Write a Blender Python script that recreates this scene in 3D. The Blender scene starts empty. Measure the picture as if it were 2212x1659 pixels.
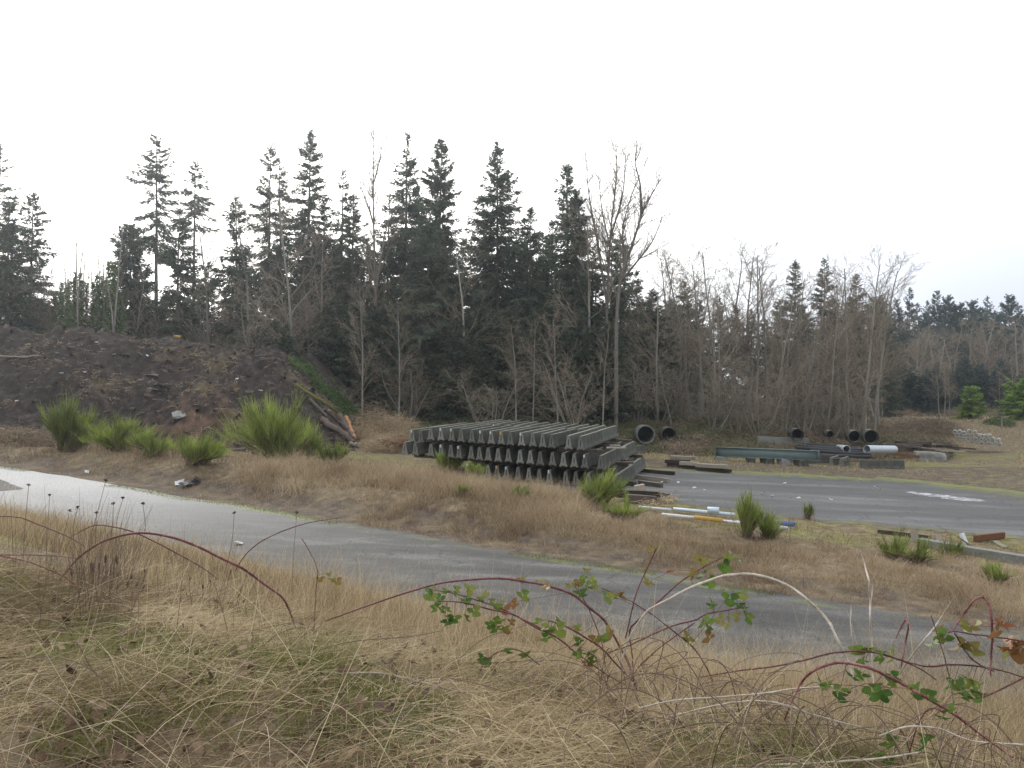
import bpy, bmesh, math
import numpy as np
from mathutils import Vector, Matrix, Euler
R = np.random.default_rng(11)
sc = bpy.context.scene
C = sc.collection
rad = math.radians
CAMZ = 4.8
HAZE = .00042
PITCH = math.atan(34.5 / 1703.3)
cp, sp = math.cos(PITCH), math.sin(PITCH)

# ------------------------------------------------------------------ helpers
def ray(vx, vy):
    """direction through a point of the photograph (2212 x 1659 reading), y component 1"""
    a, b = (vx - 1106) / 1703.3, -(vy - 829.5) / 1703.3
    y, z = cp - b * sp, sp + b * cp
    return a / y, z / y
def at(vx, vy, D):
    u, w = ray(vx, vy)
    return np.array([u * D, D, CAMZ + w * D])

def _hash(i, j, seed):
    h = (i * 374761393 + j * 668265263 + seed * 1442695041) & 0xFFFFFFFF
    h = ((h ^ (h >> 13)) * 1274126177) & 0xFFFFFFFF
    return ((h ^ (h >> 16)) & 0xFFFF) / 65535.0
def vn(x, y, seed=0):
    x = np.asarray(x, float); y = np.asarray(y, float)
    i = np.floor(x).astype(np.int64); j = np.floor(y).astype(np.int64)
    fx = x - i; fy = y - j
    fx = fx * fx * (3 - 2 * fx); fy = fy * fy * (3 - 2 * fy)
    a = _hash(i, j, seed); b = _hash(i + 1, j, seed); c = _hash(i, j + 1, seed); d = _hash(i + 1, j + 1, seed)
    return (a * (1 - fx) + b * fx) * (1 - fy) + (c * (1 - fx) + d * fx) * fy
def fbm(x, y, seed=0, o=4):
    s, a, t = 0, 1.0, 0
    for k in range(o):
        s = s + a * vn(np.asarray(x) * 2**k, np.asarray(y) * 2**k, seed + k); t += a; a *= .5
    return s / t
def ss(t):
    t = np.clip(t, 0, 1); return t * t * (3 - 2 * t)

# terrain: a yard that falls gently to the right, a bank under the viewer, a berm, a brushy rise behind
FA, FD, FN = np.array([-27.9, 42.9]), np.array([.838, -.545]), np.array([.545, .838])
def sfar(x, y):   # distance beyond the road's far edge
    return (x - FA[0]) * FN[0] + (y - FA[1]) * FN[1]
ROADW = 6.5
def snear(x, y):  # distance from the road's near edge towards the viewer
    return -(sfar(x, y) + ROADW)
def terr(x, y):
    x = np.asarray(x, float); y = np.asarray(y, float)
    z = -.042 * np.clip(x, -45, 30)
    s = snear(x, y)
    z = z + 3.2 * np.clip((s - .3) / 11, 0, 1) + np.clip(s - 11, 0, 40) * .02
    m = ss((s - .8) / 2)
    z = z + m * ((fbm(x * .7, y * .7, 5, 3) - .5) * .34 + (fbm(x * .2, y * .2, 9, 2) - .5) * .3)
    t = sfar(x, y)
    berm = ss((t - 1.2) / 3) * ss((12 - t) / 5)
    z = z + berm * (.75 * ss((7 - x) / 10) * (1 - .3 * ss((-20 - x) / 10)) + .12 + (fbm(x * .5, y * .5, 3, 3) - .5) * .5)
    y0 = 80 + 14 * ss((x - 32) / 22)
    q = ss((y - y0) / 26)
    z = z + q * (3.1 + (fbm(x * .12, y * .12, 21, 3) - .5) * 1.6) + np.clip(y - 240, 0, 500) * .01
    return z
def hit(vx, vy, lo=2.5, hi=400):
    u, w = ray(vx, vy)
    D = np.geomspace(lo, hi, 3000)
    g = CAMZ + w * D - terr(u * D, D)
    k = np.argmax(g < 0)
    if g[k] >= 0: return at(vx, vy, hi)
    d = D[k]
    return np.array([u * d, d, float(terr(u * d, d))])

def mesh_of(name, V, Fs, tint=None, smooth=False):
    me = bpy.data.meshes.new(name)
    V = np.asarray(V, np.float32)
    Fs = [np.asarray(f, np.int32) for f in Fs if len(f)]
    me.vertices.add(len(V)); me.vertices.foreach_set('co', V.ravel())
    nl = sum(f.size for f in Fs); npol = sum(len(f) for f in Fs)
    me.loops.add(nl); me.loops.foreach_set('vertex_index', np.concatenate([f.ravel() for f in Fs]))
    tot = np.concatenate([np.full(len(f), f.shape[1], np.int32) for f in Fs])
    st = np.concatenate([[0], np.cumsum(tot)[:-1]]).astype(np.int32)
    me.polygons.add(npol); me.polygons.foreach_set('loop_start', st)
    if smooth: me.polygons.foreach_set('use_smooth', np.ones(npol, bool))
    if tint is not None:
        a = me.attributes.new('tint', 'FLOAT', 'POINT'); a.data.foreach_set('value', np.asarray(tint, np.float32))
    me.update(calc_edges=True); me.validate()
    return me
class MB:
    def __init__(s): s.V, s.Q, s.T, s.t, s.n = [], [], [], [], 0
    def add(s, V, F, t=0.5):
        V = np.asarray(V, float).reshape(-1, 3)
        F = np.asarray(F, int)
        s.V.append(V); (s.Q if F.shape[1] == 4 else s.T).append(F + s.n)
        s.t.append(np.broadcast_to(np.asarray(t, float), (len(V),))); s.n += len(V)
    def add3(s, r): s.add(*r)
    def mesh(s, name, smooth=False):
        return mesh_of(name, np.concatenate(s.V), [np.concatenate(q) for q in (s.Q, s.T) if q], np.concatenate(s.t), smooth)
    def build(s, name, mat, parent=None, smooth=False):
        return link(name, s.mesh(name, smooth), mat, parent)
def link(name, me, mat, parent=None):
    o = bpy.data.objects.new(name, me); C.objects.link(o)
    if mat and not me.materials: me.materials.append(mat)
    if parent: o.parent = parent
    return o
def tag(o, label=None, cat=None, group=None, kind=None):
    if label: o['label'] = label
    if cat: o['category'] = cat
    if group: o['group'] = group
    if kind: o['kind'] = kind
    elif cat: o['kind'] = 'thing'
    return o
def thing(name, label, cat, loc=(0, 0, 0), rz=0, group=None):
    o = bpy.data.objects.new(name, None); C.objects.link(o); o.empty_display_size = .2
    o.location = loc; o.rotation_euler = (0, 0, rz)
    return tag(o, label, cat, group)
def dup(root, loc, rz=0, scale=(1, 1, 1), label=None, cat=None, group=None):
    r = root.copy(); C.objects.link(r); r.location = loc; r.rotation_euler = (0, 0, rz); r.scale = scale
    tag(r, label, cat, group)
    for ch in list(root.children):
        c = ch.copy(); C.objects.link(c); c.parent = r
    return r
ORD = 'first second third fourth fifth sixth seventh eighth ninth tenth eleventh twelfth thirteenth fourteenth fifteenth sixteenth seventeenth eighteenth nineteenth twentieth'.split()

def unit(v): return v / np.maximum(np.linalg.norm(v, axis=-1, keepdims=True), 1e-9)
def perp(d, ref=None):
    r = np.broadcast_to(np.array([0, 0, 1.]), d.shape) if ref is None else ref
    s = np.cross(d, r); bad = np.linalg.norm(s, axis=-1) < 1e-4
    s[bad] = [1, 0, 0]
    return unit(s)
def kites(p, d, side, L, W, t):
    n = len(p); L = np.asarray(L).reshape(-1, 1); W = np.asarray(W).reshape(-1, 1)
    V = np.stack([p, p + d * L * .45 + side * W * .5, p + d * L, p + d * L * .45 - side * W * .5], 1)
    return V.reshape(-1, 3), np.arange(4 * n).reshape(n, 4), np.repeat(np.broadcast_to(t, (n,)), 4)
def ribbons(p, d, L, W, bend, side, t, segs=3, tipw=.15):
    n = len(p); L = np.asarray(L).reshape(-1, 1); W = np.asarray(W).reshape(-1, 1)
    rows = []
    for k in range(segs + 1):
        f = k / segs
        c = p + d * L * f + bend * (f * f)
        w = W * .5 * (1 - (1 - tipw) * f)
        rows += [c - side * w, c + side * w]
    V = np.stack(rows, 1).reshape(-1, 3); m = 2 * (segs + 1)
    q = np.array([[2 * k, 2 * k + 1, 2 * k + 3, 2 * k + 2] for k in range(segs)])
    F = (np.arange(n)[:, None, None] * m + q[None]).reshape(-1, 4)
    return V, F, np.repeat(np.broadcast_to(t, (n,)), m)
def prisms(p0, p1, r0, r1, t, n=3):
    p0 = np.asarray(p0, float); p1 = np.asarray(p1, float); N = len(p0)
    d = unit(p1 - p0); a = perp(d + 1e-6); b = np.cross(d, a)
    ang = np.arange(n) / n * 2 * math.pi
    ring = a[:, None] * np.cos(ang)[None, :, None] + b[:, None] * np.sin(ang)[None, :, None]
    V = np.concatenate([p0[:, None] + ring * np.reshape(r0, (-1, 1, 1)), p1[:, None] + ring * np.reshape(r1, (-1, 1, 1))], 1).reshape(-1, 3)
    q = np.array([[k, (k + 1) % n, n + (k + 1) % n, n + k] for k in range(n)])
    F = (np.arange(N)[:, None, None] * 2 * n + q[None]).reshape(-1, 4)
    return V, F, np.repeat(np.broadcast_to(t, (N,)), 2 * n)
def tube(P, r, n=6, t=.5, cap=True):
    P = np.asarray(P, float); m = len(P); r = np.broadcast_to(r, (m,))
    T = np.gradient(P, axis=0); T = unit(T)
    a = perp(T[:1] + 1e-6)[0]; rows = []
    for k in range(m):
        a = a - T[k] * np.dot(a, T[k]); a /= max(np.linalg.norm(a), 1e-9); b = np.cross(T[k], a)
        ang = np.arange(n) / n * 2 * math.pi
        rows.append(P[k] + r[k] * (np.cos(ang)[:, None] * a + np.sin(ang)[:, None] * b))
    V = np.concatenate(rows)
    F = [[k * n + i, k * n + (i + 1) % n, (k + 1) * n + (i + 1) % n, (k + 1) * n + i] for k in range(m - 1) for i in range(n)]
    if cap:
        V = np.concatenate([V, P[:1], P[-1:]]); c0, c1 = m * n, m * n + 1
        F += [[c0, (i + 1) % n, i, c0] for i in range(0)]
    return V, np.array(F), np.full(len(V), t)
def spline(P, k=8):
    P = np.asarray(P, float); Q = np.vstack([2 * P[0] - P[1], P, 2 * P[-1] - P[-2]]); out = []
    for i in range(1, len(Q) - 2):
        for f in np.arange(k) / k:
            a, b, c, d = Q[i - 1], Q[i], Q[i + 1], Q[i + 2]
            out.append(.5 * (2 * b + (c - a) * f + (2 * a - 5 * b + 4 * c - d) * f * f + (3 * b - a - 3 * c + d) * f**3))
    out.append(P[-1]); return np.array(out)
def box_mesh(name, lx, ly, lz, bev=.012, jit=0.0, cuts=0, z0=True):
    bm = bmesh.new(); bmesh.ops.create_cube(bm, size=1)
    for v in bm.verts: v.co = Vector((v.co.x * lx, v.co.y * ly, (v.co.z + (.5 if z0 else 0)) * lz))
    if cuts:
        bmesh.ops.subdivide_edges(bm, edges=[e for e in bm.edges if abs((e.verts[0].co - e.verts[1].co).x) > lx * .5], cuts=cuts, use_grid_fill=True)
    if bev: bmesh.ops.bevel(bm, geom=bm.edges[:] if not cuts else [e for e in bm.edges if e.calc_face_angle(0) > .5], offset=bev, segments=1, affect='EDGES')
    if jit:
        for v in bm.verts: v.co += Vector(R.normal(0, jit, 3))
    me = bpy.data.meshes.new(name); bm.to_mesh(me); bm.free(); return me
def pipe_mesh(name, L, ro, ri, n=28, corr=0, rings=2):
    """hollow pipe along x, centred, with annular ends"""
    k = rings if not corr else int(L / corr * 4)
    xs = np.linspace(-L / 2, L / 2, k + 1); ang = np.arange(n) / n * 2 * math.pi
    V, F = [], []
    for x in xs:
        d = .012 * math.sin(x / corr * 2 * math.pi) if corr else 0
        V += [[x, (ro + d) * math.cos(a), (ro + d) * math.sin(a)] for a in ang]
    o = len(V)
    for x in xs:
        d = .012 * math.sin(x / corr * 2 * math.pi) if corr else 0
        V += [[x, (ri + d) * math.cos(a), (ri + d) * math.sin(a)] for a in ang]
    for q in range(k):
        for i in range(n):
            j = (i + 1) % n
            F.append([q * n + i, q * n + j, (q + 1) * n + j, (q + 1) * n + i])
            F.append([o + q * n + i, o + (q + 1) * n + i, o + (q + 1) * n + j, o + q * n + j])
    for i in range(n):
        j = (i + 1) % n
        F.append([i, o + i, o + j, j]); F.append([k * n + i, k * n + j, o + k * n + j, o + k * n + i])
    return mesh_of(name, np.array(V), [np.array(F)], np.full(len(V), .5), False)

# ------------------------------------------------------------------ materials
def lin(c): return [((x / 255 + .055) / 1.055)**2.4 if x > 10 else x / 255 / 12.92 for x in c]
def mat(name, cols, rough=.85, nscale=8, namt=.35, tamt=1.0, bump=0, bscale=30, spec=.25, metal=0, coords='Object', rand=0.0, transl=0, nscale2=None, detail=5):
    """base colour = ramp over (tint attribute * tamt + noise * namt + per-object random)"""
    m = bpy.data.materials.new(name); m.use_nodes = True; n = m.node_tree.nodes; l = m.node_tree.links
    b = n['Principled BSDF']; b.inputs['Roughness'].default_value = rough; b.inputs['Specular IOR Level'].default_value = spec; b.inputs['Metallic'].default_value = metal
    tc = n.new('ShaderNodeTexCoord'); at_ = n.new('ShaderNodeAttribute'); at_.attribute_name = 'tint'
    nz = n.new('ShaderNodeTexNoise'); nz.inputs['Scale'].default_value = nscale; nz.inputs['Detail'].default_value = detail; nz.inputs['Roughness'].default_value = .65
    l.new(tc.outputs[coords], nz.inputs['Vector'])
    def math_(op, a, bb):
        x = n.new('ShaderNodeMath'); x.operation = op
        for i, v in enumerate((a, bb)):
            if isinstance(v, (int, float)): x.inputs[i].default_value = v
            else: l.new(v, x.inputs[i])
        return x.outputs[0]
    v = math_('MULTIPLY', at_.outputs['Fac'], tamt)
    v = math_('ADD', v, math_('MULTIPLY', math_('SUBTRACT', nz.outputs['Fac'], .5), namt * 2))
    if nscale2:
        n2 = n.new('ShaderNodeTexNoise'); n2.inputs['Scale'].default_value = nscale2; n2.inputs['Detail'].default_value = 3
        l.new(tc.outputs[coords], n2.inputs['Vector'])
        v = math_('ADD', v, math_('MULTIPLY', math_('SUBTRACT', n2.outputs['Fac'], .5), namt * 1.6))
    if rand:
        oi = n.new('ShaderNodeObjectInfo'); v = math_('ADD', v, math_('MULTIPLY', math_('SUBTRACT', oi.outputs['Random'], .5), rand))
    if tamt == 0: v = math_('ADD', v, .5)
    cr = n.new('ShaderNodeValToRGB'); l.new(v, cr.inputs[0])
    e = cr.color_ramp.elements
    while len(e) < len(cols): e.new(.5)
    for k, c in enumerate(cols):
        if len(c) == 4: e[k].position = c[3]
        else: e[k].position = k / max(1, len(cols) - 1)
        e[k].color = (*c[:3], 1)
    l.new(cr.outputs[0], b.inputs['Base Color'])
    if bump:
        bz = n.new('ShaderNodeTexNoise'); bz.inputs['Scale'].default_value = bscale; bz.inputs['Detail'].default_value = 4; l.new(tc.outputs[coords], bz.inputs['Vector'])
        bp = n.new('ShaderNodeBump'); bp.inputs['Strength'].default_value = bump; bp.inputs['Distance'].default_value = .03; l.new(bz.outputs['Fac'], bp.inputs['Height']); l.new(bp.outputs[0], b.inputs['Normal'])
    if transl:
        tr = n.new('ShaderNodeBsdfTranslucent'); l.new(cr.outputs[0], tr.inputs['Color']); mx = n.new('ShaderNodeMixShader'); mx.inputs[0].default_value = transl
        l.new(b.outputs[0], mx.inputs[1]); l.new(tr.outputs[0], mx.inputs[2]); l.new(mx.outputs[0], n['Material Output'].inputs[0])
    return m
MT = dict(
    needle=mat('conifer_needles', [(.045, .062, .042), (.095, .125, .082), (.155, .175, .11)], .8, .25, .15, rand=.25, transl=.4),
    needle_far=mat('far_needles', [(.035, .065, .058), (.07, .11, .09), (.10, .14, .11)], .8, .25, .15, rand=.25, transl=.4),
    bark=mat('bark', [(.07, .06, .05), (.14, .125, .105), (.21, .195, .165)], .9, 3, .3, rand=.2),
    twig=mat('twig_bark', [(.13, .105, .075), (.22, .18, .13), (.33, .28, .21)], .9, 1, .15, rand=.4),
    twig_pale=mat('pale_twig_bark', [(.17, .155, .125), (.26, .235, .195), (.36, .33, .28)], .9, 1, .15, rand=.3),
    ivy=mat('ivy_leaf', [(.045, .08, .025), (.10, .16, .045), (.18, .25, .07)], .6, 1, .2, transl=.2),
    brush=mat('brush_twigs', [(.07, .1, .04), (.14, .14, .065), (.19, .145, .095), (.25, .19, .135), (.33, .27, .195)], .9, .3, .2),
    straw=mat('dry_straw', [(.15, .105, .055), (.32, .24, .135), (.48, .38, .225), (.62, .52, .35)], .75, .6, .18, coords='Object', transl=.25),
    redstraw=mat('rusty_straw', [(.12, .08, .048), (.26, .185, .11), (.4, .312, .2), (.53, .44, .3)], .8, .5, .22, transl=.25),
    moss=mat('moss_blades', [(.07, .085, .022), (.15, .165, .04), (.25, .25, .075)], .8, 2, .2, transl=.2),
    broom=mat('broom_twigs', [(.085, .105, .028), (.2, .26, .05), (.36, .43, .10)], .65, .8, .15, rand=.2, transl=.25),
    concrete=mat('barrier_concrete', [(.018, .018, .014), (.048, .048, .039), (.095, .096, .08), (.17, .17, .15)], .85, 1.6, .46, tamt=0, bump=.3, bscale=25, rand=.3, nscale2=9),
    concrete_end=mat('barrier_end_concrete', [(.04, .04, .033), (.115, .116, .10), (.205, .205, .183), (.29, .29, .265)], .85, 2.2, .4, tamt=0, bump=.3, bscale=25, rand=.4, nscale2=9),  # barrier concrete lightened for the ends; open-sky light is put into the colour
    conc_pale=mat('pale_concrete', [(.09, .09, .075), (.2, .2, .18), (.33, .33, .3)], .85, 2, .4, tamt=0, bump=.3, rand=.2, nscale2=12),
    timber=mat('creosote_timber', [(.02, .016, .013), (.055, .042, .034), (.13, .10, .08)], .85, 4, .4, tamt=0, bump=.3, rand=.5),
    wood=mat('weathered_wood', [(.10, .085, .07), (.24, .21, .17), (.42, .37, .3)], .85, 4, .35, tamt=0, bump=.25, rand=.4),
    rawwood=mat('split_wood', [(.2, .09, .04), (.4, .2, .09), (.5, .32, .17)], .8, 5, .4, tamt=0),
    log=mat('log_bark', [(.04, .03, .025), (.11, .085, .07), (.2, .17, .145)], .9, 3, .35, tamt=0, bump=.5, bscale=12, rand=.3),
    redlog=mat('red_log', [(.07, .028, .02), (.14, .06, .04), (.22, .11, .075)], .85, 4, .35, tamt=0),
    girder=mat('green_steel', [(.09, .13, .125), (.14, .19, .18), (.22, .27, .255)], .5, 3, .25, tamt=0, spec=.4),
    galv=mat('galvanised_steel', [(.3, .33, .36), (.45, .49, .53), (.6, .63, .66)], .42, 2, .3, tamt=0, metal=.35, spec=.5),
    black=mat('black_plastic', [(.012, .013, .015), (.03, .031, .034), (.06, .06, .065)], .5, 3, .35, tamt=0),
    rust=mat('rusty_steel', [(.06, .025, .012), (.14, .06, .03), (.22, .11, .06)], .9, 6, .35, tamt=0),
    white=mat('white_paint', [(.35, .36, .35), (.55, .57, .56), (.72, .73, .72)], .6, 4, .2, tamt=0),
    bluegrey=mat('pale_blue_pipe', [(.35, .45, .5), (.5, .6, .65), (.68, .75, .78)], .4, 3, .3, tamt=0, spec=.5),
    yellow=mat('yellow_plastic', [(.28, .16, .03), (.43, .26, .05), (.52, .35, .1)], .65, 3, .2, tamt=0),
    blue=mat('blue_plastic', [(.06, .08, .22), (.11, .15, .36), (.2, .25, .46)], .6, 3, .2, tamt=0),
    orange=mat('orange_marker', [(.5, .25, .05), (.65, .35, .08)], .5, 3, .2, tamt=0),
    red=mat('red_litter', [(.5, .05, .03), (.6, .1, .06)], .5, 3, .2, tamt=0),
    drain=mat('drain_concrete', [(.2, .2, .175), (.36, .36, .325), (.52, .52, .48)], .9, 3, .35, tamt=0, rand=.3),
    rock=mat('pale_rock', [(.09, .09, .08), (.2, .2, .18), (.4, .4, .37)], .9, 1.2, .5, tamt=0, bump=.5, bscale=6),
    cane=mat('bramble_cane', [(.05, .022, .02), (.15, .05, .05), (.27, .12, .11)], .55, 14, .25, tamt=1),
    canedry=mat('dead_cane', [(.2, .15, .11), (.4, .34, .27), (.58, .52, .45)], .8, 14, .25, tamt=1),
    leaf=mat('bramble_leaf', [(.05, .12, .03), (.13, .21, .045), (.25, .26, .07), (.22, .14, .05), (.27, .115, .055)], .45, 28, .2, tamt=1, transl=.3, spec=.4),
    seed=mat('seed_head', [(.05, .035, .027), (.10, .07, .05), (.17, .12, .085)], .9, 20, .2),
    stalk=mat('dry_stalk', [(.09, .06, .045), (.17, .12, .085), (.28, .21, .15)], .85, 10, .2),
    deadleaf=mat('dead_leaf', [(.06, .034, .022), (.12, .072, .042), (.21, .145, .09)], .8, 8, .3, tamt=1),
    litter=mat('white_litter', [(.38, .39, .39), (.6, .61, .62)], .6, 4, .3, tamt=0),
)

def lichen(m, col):   # pale growth on the upward faces only
    n, l = m.node_tree.nodes, m.node_tree.links; b = n['Principled BSDF']; old = b.inputs['Base Color'].links[0].from_socket
    g = n.new('ShaderNodeNewGeometry'); sx = n.new('ShaderNodeSeparateXYZ'); l.new(g.outputs['True Normal'], sx.inputs[0]); mr = n.new('ShaderNodeMapRange'); mr.inputs['From Min'].default_value = .8; mr.inputs['From Max'].default_value = .97; l.new(sx.outputs['Z'], mr.inputs['Value'])
    tc = n.new('ShaderNodeTexCoord'); nz = n.new('ShaderNodeTexNoise'); nz.inputs['Scale'].default_value = 1.7; nz.inputs['Detail'].default_value = 6; l.new(tc.outputs['Object'], nz.inputs['Vector'])
    oi = n.new('ShaderNodeObjectInfo'); ad = n.new('ShaderNodeMath'); ad.operation = 'MULTIPLY_ADD'; l.new(oi.outputs['Random'], ad.inputs[0]); ad.inputs[1].default_value = .5; l.new(nz.outputs['Fac'], ad.inputs[2])
    mu = n.new('ShaderNodeMath'); mu.operation = 'MULTIPLY'; l.new(mr.outputs[0], mu.inputs[0]); l.new(ad.outputs[0], mu.inputs[1]); mx = n.new('ShaderNodeMix'); mx.data_type = 'RGBA'; l.new(mu.outputs[0], mx.inputs['Factor']); l.new(old, mx.inputs['A']); mx.inputs['B'].default_value = (*col, 1); l.new(mx.outputs['Result'], b.inputs['Base Color'])
lichen(MT['concrete'], (.2, .205, .155)); lichen(MT['timber'], (.2, .18, .14))
# ------------------------------------------------------------------ ground materials
def nodes(m):
    m.use_nodes = True; return m.node_tree.nodes, m.node_tree.links
def mixed_ground(name, layers, rough=.95, bump=.5, bscale=9):
    """layers: (ramp colours, noise scale, mask attribute, mask noise scale); first has no mask"""
    m = bpy.data.materials.new(name); n, l = nodes(m); b = n['Principled BSDF']; b.inputs['Roughness'].default_value = rough; b.inputs['Specular IOR Level'].default_value = .15
    tc = n.new('ShaderNodeTexCoord'); cur = None
    for cols, sc_, attr, ms in layers:
        nz = n.new('ShaderNodeTexNoise'); nz.inputs['Scale'].default_value = sc_; nz.inputs['Detail'].default_value = 8; nz.inputs['Roughness'].default_value = .7; l.new(tc.outputs['Object'], nz.inputs['Vector'])
        cr = n.new('ShaderNodeValToRGB'); l.new(nz.outputs['Fac'], cr.inputs[0]); e = cr.color_ramp.elements
        while len(e) < len(cols): e.new(.5)
        for k, c in enumerate(cols): e[k].position = .3 + .4 * k / (len(cols) - 1); e[k].color = (*c, 1)
        if attr is None: cur = cr.outputs[0]; continue
        a = n.new('ShaderNodeAttribute'); a.attribute_name = attr
        mz = n.new('ShaderNodeTexNoise'); mz.inputs['Scale'].default_value = ms; mz.inputs['Detail'].default_value = 6; l.new(tc.outputs['Object'], mz.inputs['Vector'])
        ad = n.new('ShaderNodeMath'); ad.operation = 'ADD'; l.new(a.outputs['Fac'], ad.inputs[0]); l.new(mz.outputs['Fac'], ad.inputs[1])
        mr = n.new('ShaderNodeMapRange'); mr.inputs['From Min'].default_value = .88; mr.inputs['From Max'].default_value = 1.12; l.new(ad.outputs[0], mr.inputs['Value'])
        mx = n.new('ShaderNodeMix'); mx.data_type = 'RGBA'; l.new(mr.outputs[0], mx.inputs['Factor']); l.new(cur, mx.inputs['A']); l.new(cr.outputs[0], mx.inputs['B']); cur = mx.outputs['Result']
    l.new(cur, b.inputs['Base Color'])
    bz = n.new('ShaderNodeTexNoise'); bz.inputs['Scale'].default_value = bscale; bz.inputs['Detail'].default_value = 8; l.new(tc.outputs['Object'], bz.inputs['Vector'])
    bp = n.new('ShaderNodeBump'); bp.inputs['Strength'].default_value = bump; bp.inputs['Distance'].default_value = .06; l.new(bz.outputs['Fac'], bp.inputs['Height']); l.new(bp.outputs[0], b.inputs['Normal'])
    return m
def setattr_(me, name, v):
    a = me.attributes.new(name, 'FLOAT', 'POINT'); a.data.foreach_set('value', np.asarray(v, np.float32))
def asphalt(name, cols, stretch, rough=.6):
    m = bpy.data.materials.new(name); n, l = nodes(m); b = n['Principled BSDF']; b.inputs['Specular IOR Level'].default_value = .2
    tc = n.new('ShaderNodeTexCoord'); mp = n.new('ShaderNodeMapping'); mp.inputs['Rotation'].default_value = (0, 0, stretch[0]); mp.inputs['Scale'].default_value = (stretch[1], stretch[2], 1); l.new(tc.outputs['Object'], mp.inputs[0])
    big = n.new('ShaderNodeTexNoise'); big.inputs['Scale'].default_value = 1; big.inputs['Detail'].default_value = 6; big.inputs['Roughness'].default_value = .6; l.new(mp.outputs[0], big.inputs['Vector'])
    fine = n.new('ShaderNodeTexNoise'); fine.inputs['Scale'].default_value = 16; fine.inputs['Detail'].default_value = 6; fine.inputs['Roughness'].default_value = .8; l.new(tc.outputs['Object'], fine.inputs['Vector'])
    ad = n.new('ShaderNodeMath'); ad.operation = 'MULTIPLY_ADD'; l.new(fine.outputs['Fac'], ad.inputs[0]); ad.inputs[1].default_value = .8; l.new(big.outputs['Fac'], ad.inputs[2])
    cr = n.new('ShaderNodeValToRGB'); e = cr.color_ramp.elements
    while len(e) < len(cols): e.new(.5)
    for k, c in enumerate(cols): e[k].position = .62 + .56 * k / (len(cols) - 1); e[k].color = (*c, 1)
    l.new(ad.outputs[0], cr.inputs[0])
    cur = cr.outputs[0]
    for attr, cols2, ms in (('dirt', [(.05, .045, .04), (.13, .11, .09)], 1.3), ('moss', [(.10, .11, .03), (.2, .22, .05)], .8)):
        a = n.new('ShaderNodeAttribute'); a.attribute_name = attr
        mz = n.new('ShaderNodeTexNoise'); mz.inputs['Scale'].default_value = ms; mz.inputs['Detail'].default_value = 8; mz.inputs['Roughness'].default_value = .7; l.new(tc.outputs['Object'], mz.inputs['Vector'])
        s = n.new('ShaderNodeMath'); s.operation = 'ADD'; l.new(a.outputs['Fac'], s.inputs[0]); l.new(mz.outputs['Fac'], s.inputs[1])
        mr = n.new('ShaderNodeMapRange'); mr.inputs['From Min'].default_value = .9; mr.inputs['From Max'].default_value = 1.15; l.new(s.outputs[0], mr.inputs['Value'])
        c2 = n.new('ShaderNodeValToRGB'); c2.color_ramp.elements[0].color = (*cols2[0], 1); c2.color_ramp.elements[1].color = (*cols2[1], 1); l.new(fine.outputs['Fac'], c2.inputs[0])
        mx = n.new('ShaderNodeMix'); mx.data_type = 'RGBA'; l.new(mr.outputs[0], mx.inputs['Factor']); l.new(cur, mx.inputs['A']); l.new(c2.outputs[0], mx.inputs['B']); cur = mx.outputs['Result']
    ds = n.new('ShaderNodeMix'); ds.data_type = 'RGBA'; ds.blend_type = 'ADD'; ds.inputs['Factor'].default_value = .35; l.new(tc.outputs['Object'], ds.inputs['A']); dn = n.new('ShaderNodeTexNoise'); dn.inputs['Scale'].default_value = .9; dn.inputs['Detail'].default_value = 5; l.new(tc.outputs['Object'], dn.inputs['Vector']); l.new(dn.outputs['Color'], ds.inputs['B'])
    ds.inputs['Factor'].default_value = 1; vo = n.new('ShaderNodeTexVoronoi'); vo.feature = 'DISTANCE_TO_EDGE'; vo.inputs['Scale'].default_value = .33; l.new(ds.outputs['Result'], vo.inputs['Vector'])
    vm = n.new('ShaderNodeMapRange'); vm.inputs['From Min'].default_value = .004; vm.inputs['From Max'].default_value = .018; vm.inputs['To Min'].default_value = .75; vm.inputs['To Max'].default_value = 0; l.new(vo.outputs['Distance'], vm.inputs['Value'])
    vk = n.new('ShaderNodeMath'); vk.operation = 'MULTIPLY'; l.new(vm.outputs[0], vk.inputs[0]); l.new(big.outputs['Fac'], vk.inputs[1])
    vx_ = n.new('ShaderNodeMix'); vx_.data_type = 'RGBA'; l.new(vk.outputs[0], vx_.inputs['Factor']); l.new(cur, vx_.inputs['A']); vx_.inputs['B'].default_value = (.02, .02, .018, 1); cur = vx_.outputs['Result']
    pa = n.new('ShaderNodeAttribute'); pa.attribute_name = 'pale'; px_ = n.new('ShaderNodeMix'); px_.data_type = 'RGBA'; l.new(pa.outputs['Fac'], px_.inputs['Factor']); l.new(cur, px_.inputs['A']); pr = n.new('ShaderNodeValToRGB'); pr.color_ramp.elements[0].position = .35; pr.color_ramp.elements[1].position = .65; pr.color_ramp.elements[0].color = (.2, .2, .19, 1); pr.color_ramp.elements[1].color = (.5, .5, .49, 1); l.new(fine.outputs['Fac'], pr.inputs[0]); l.new(pr.outputs[0], px_.inputs['B']); cur = px_.outputs['Result']
    l.new(cur, b.inputs['Base Color'])
    rr = n.new('ShaderNodeMapRange'); rr.inputs['To Min'].default_value = rough - .12; rr.inputs['To Max'].default_value = rough + .2; l.new(big.outputs['Fac'], rr.inputs['Value']); l.new(rr.outputs[0], b.inputs['Roughness'])
    bp = n.new('ShaderNodeBump'); bp.inputs['Strength'].default_value = .5; bp.inputs['Distance'].default_value = .02; l.new(fine.outputs['Fac'], bp.inputs['Height']); l.new(bp.outputs[0], b.inputs['Normal'])
    return m

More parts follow.
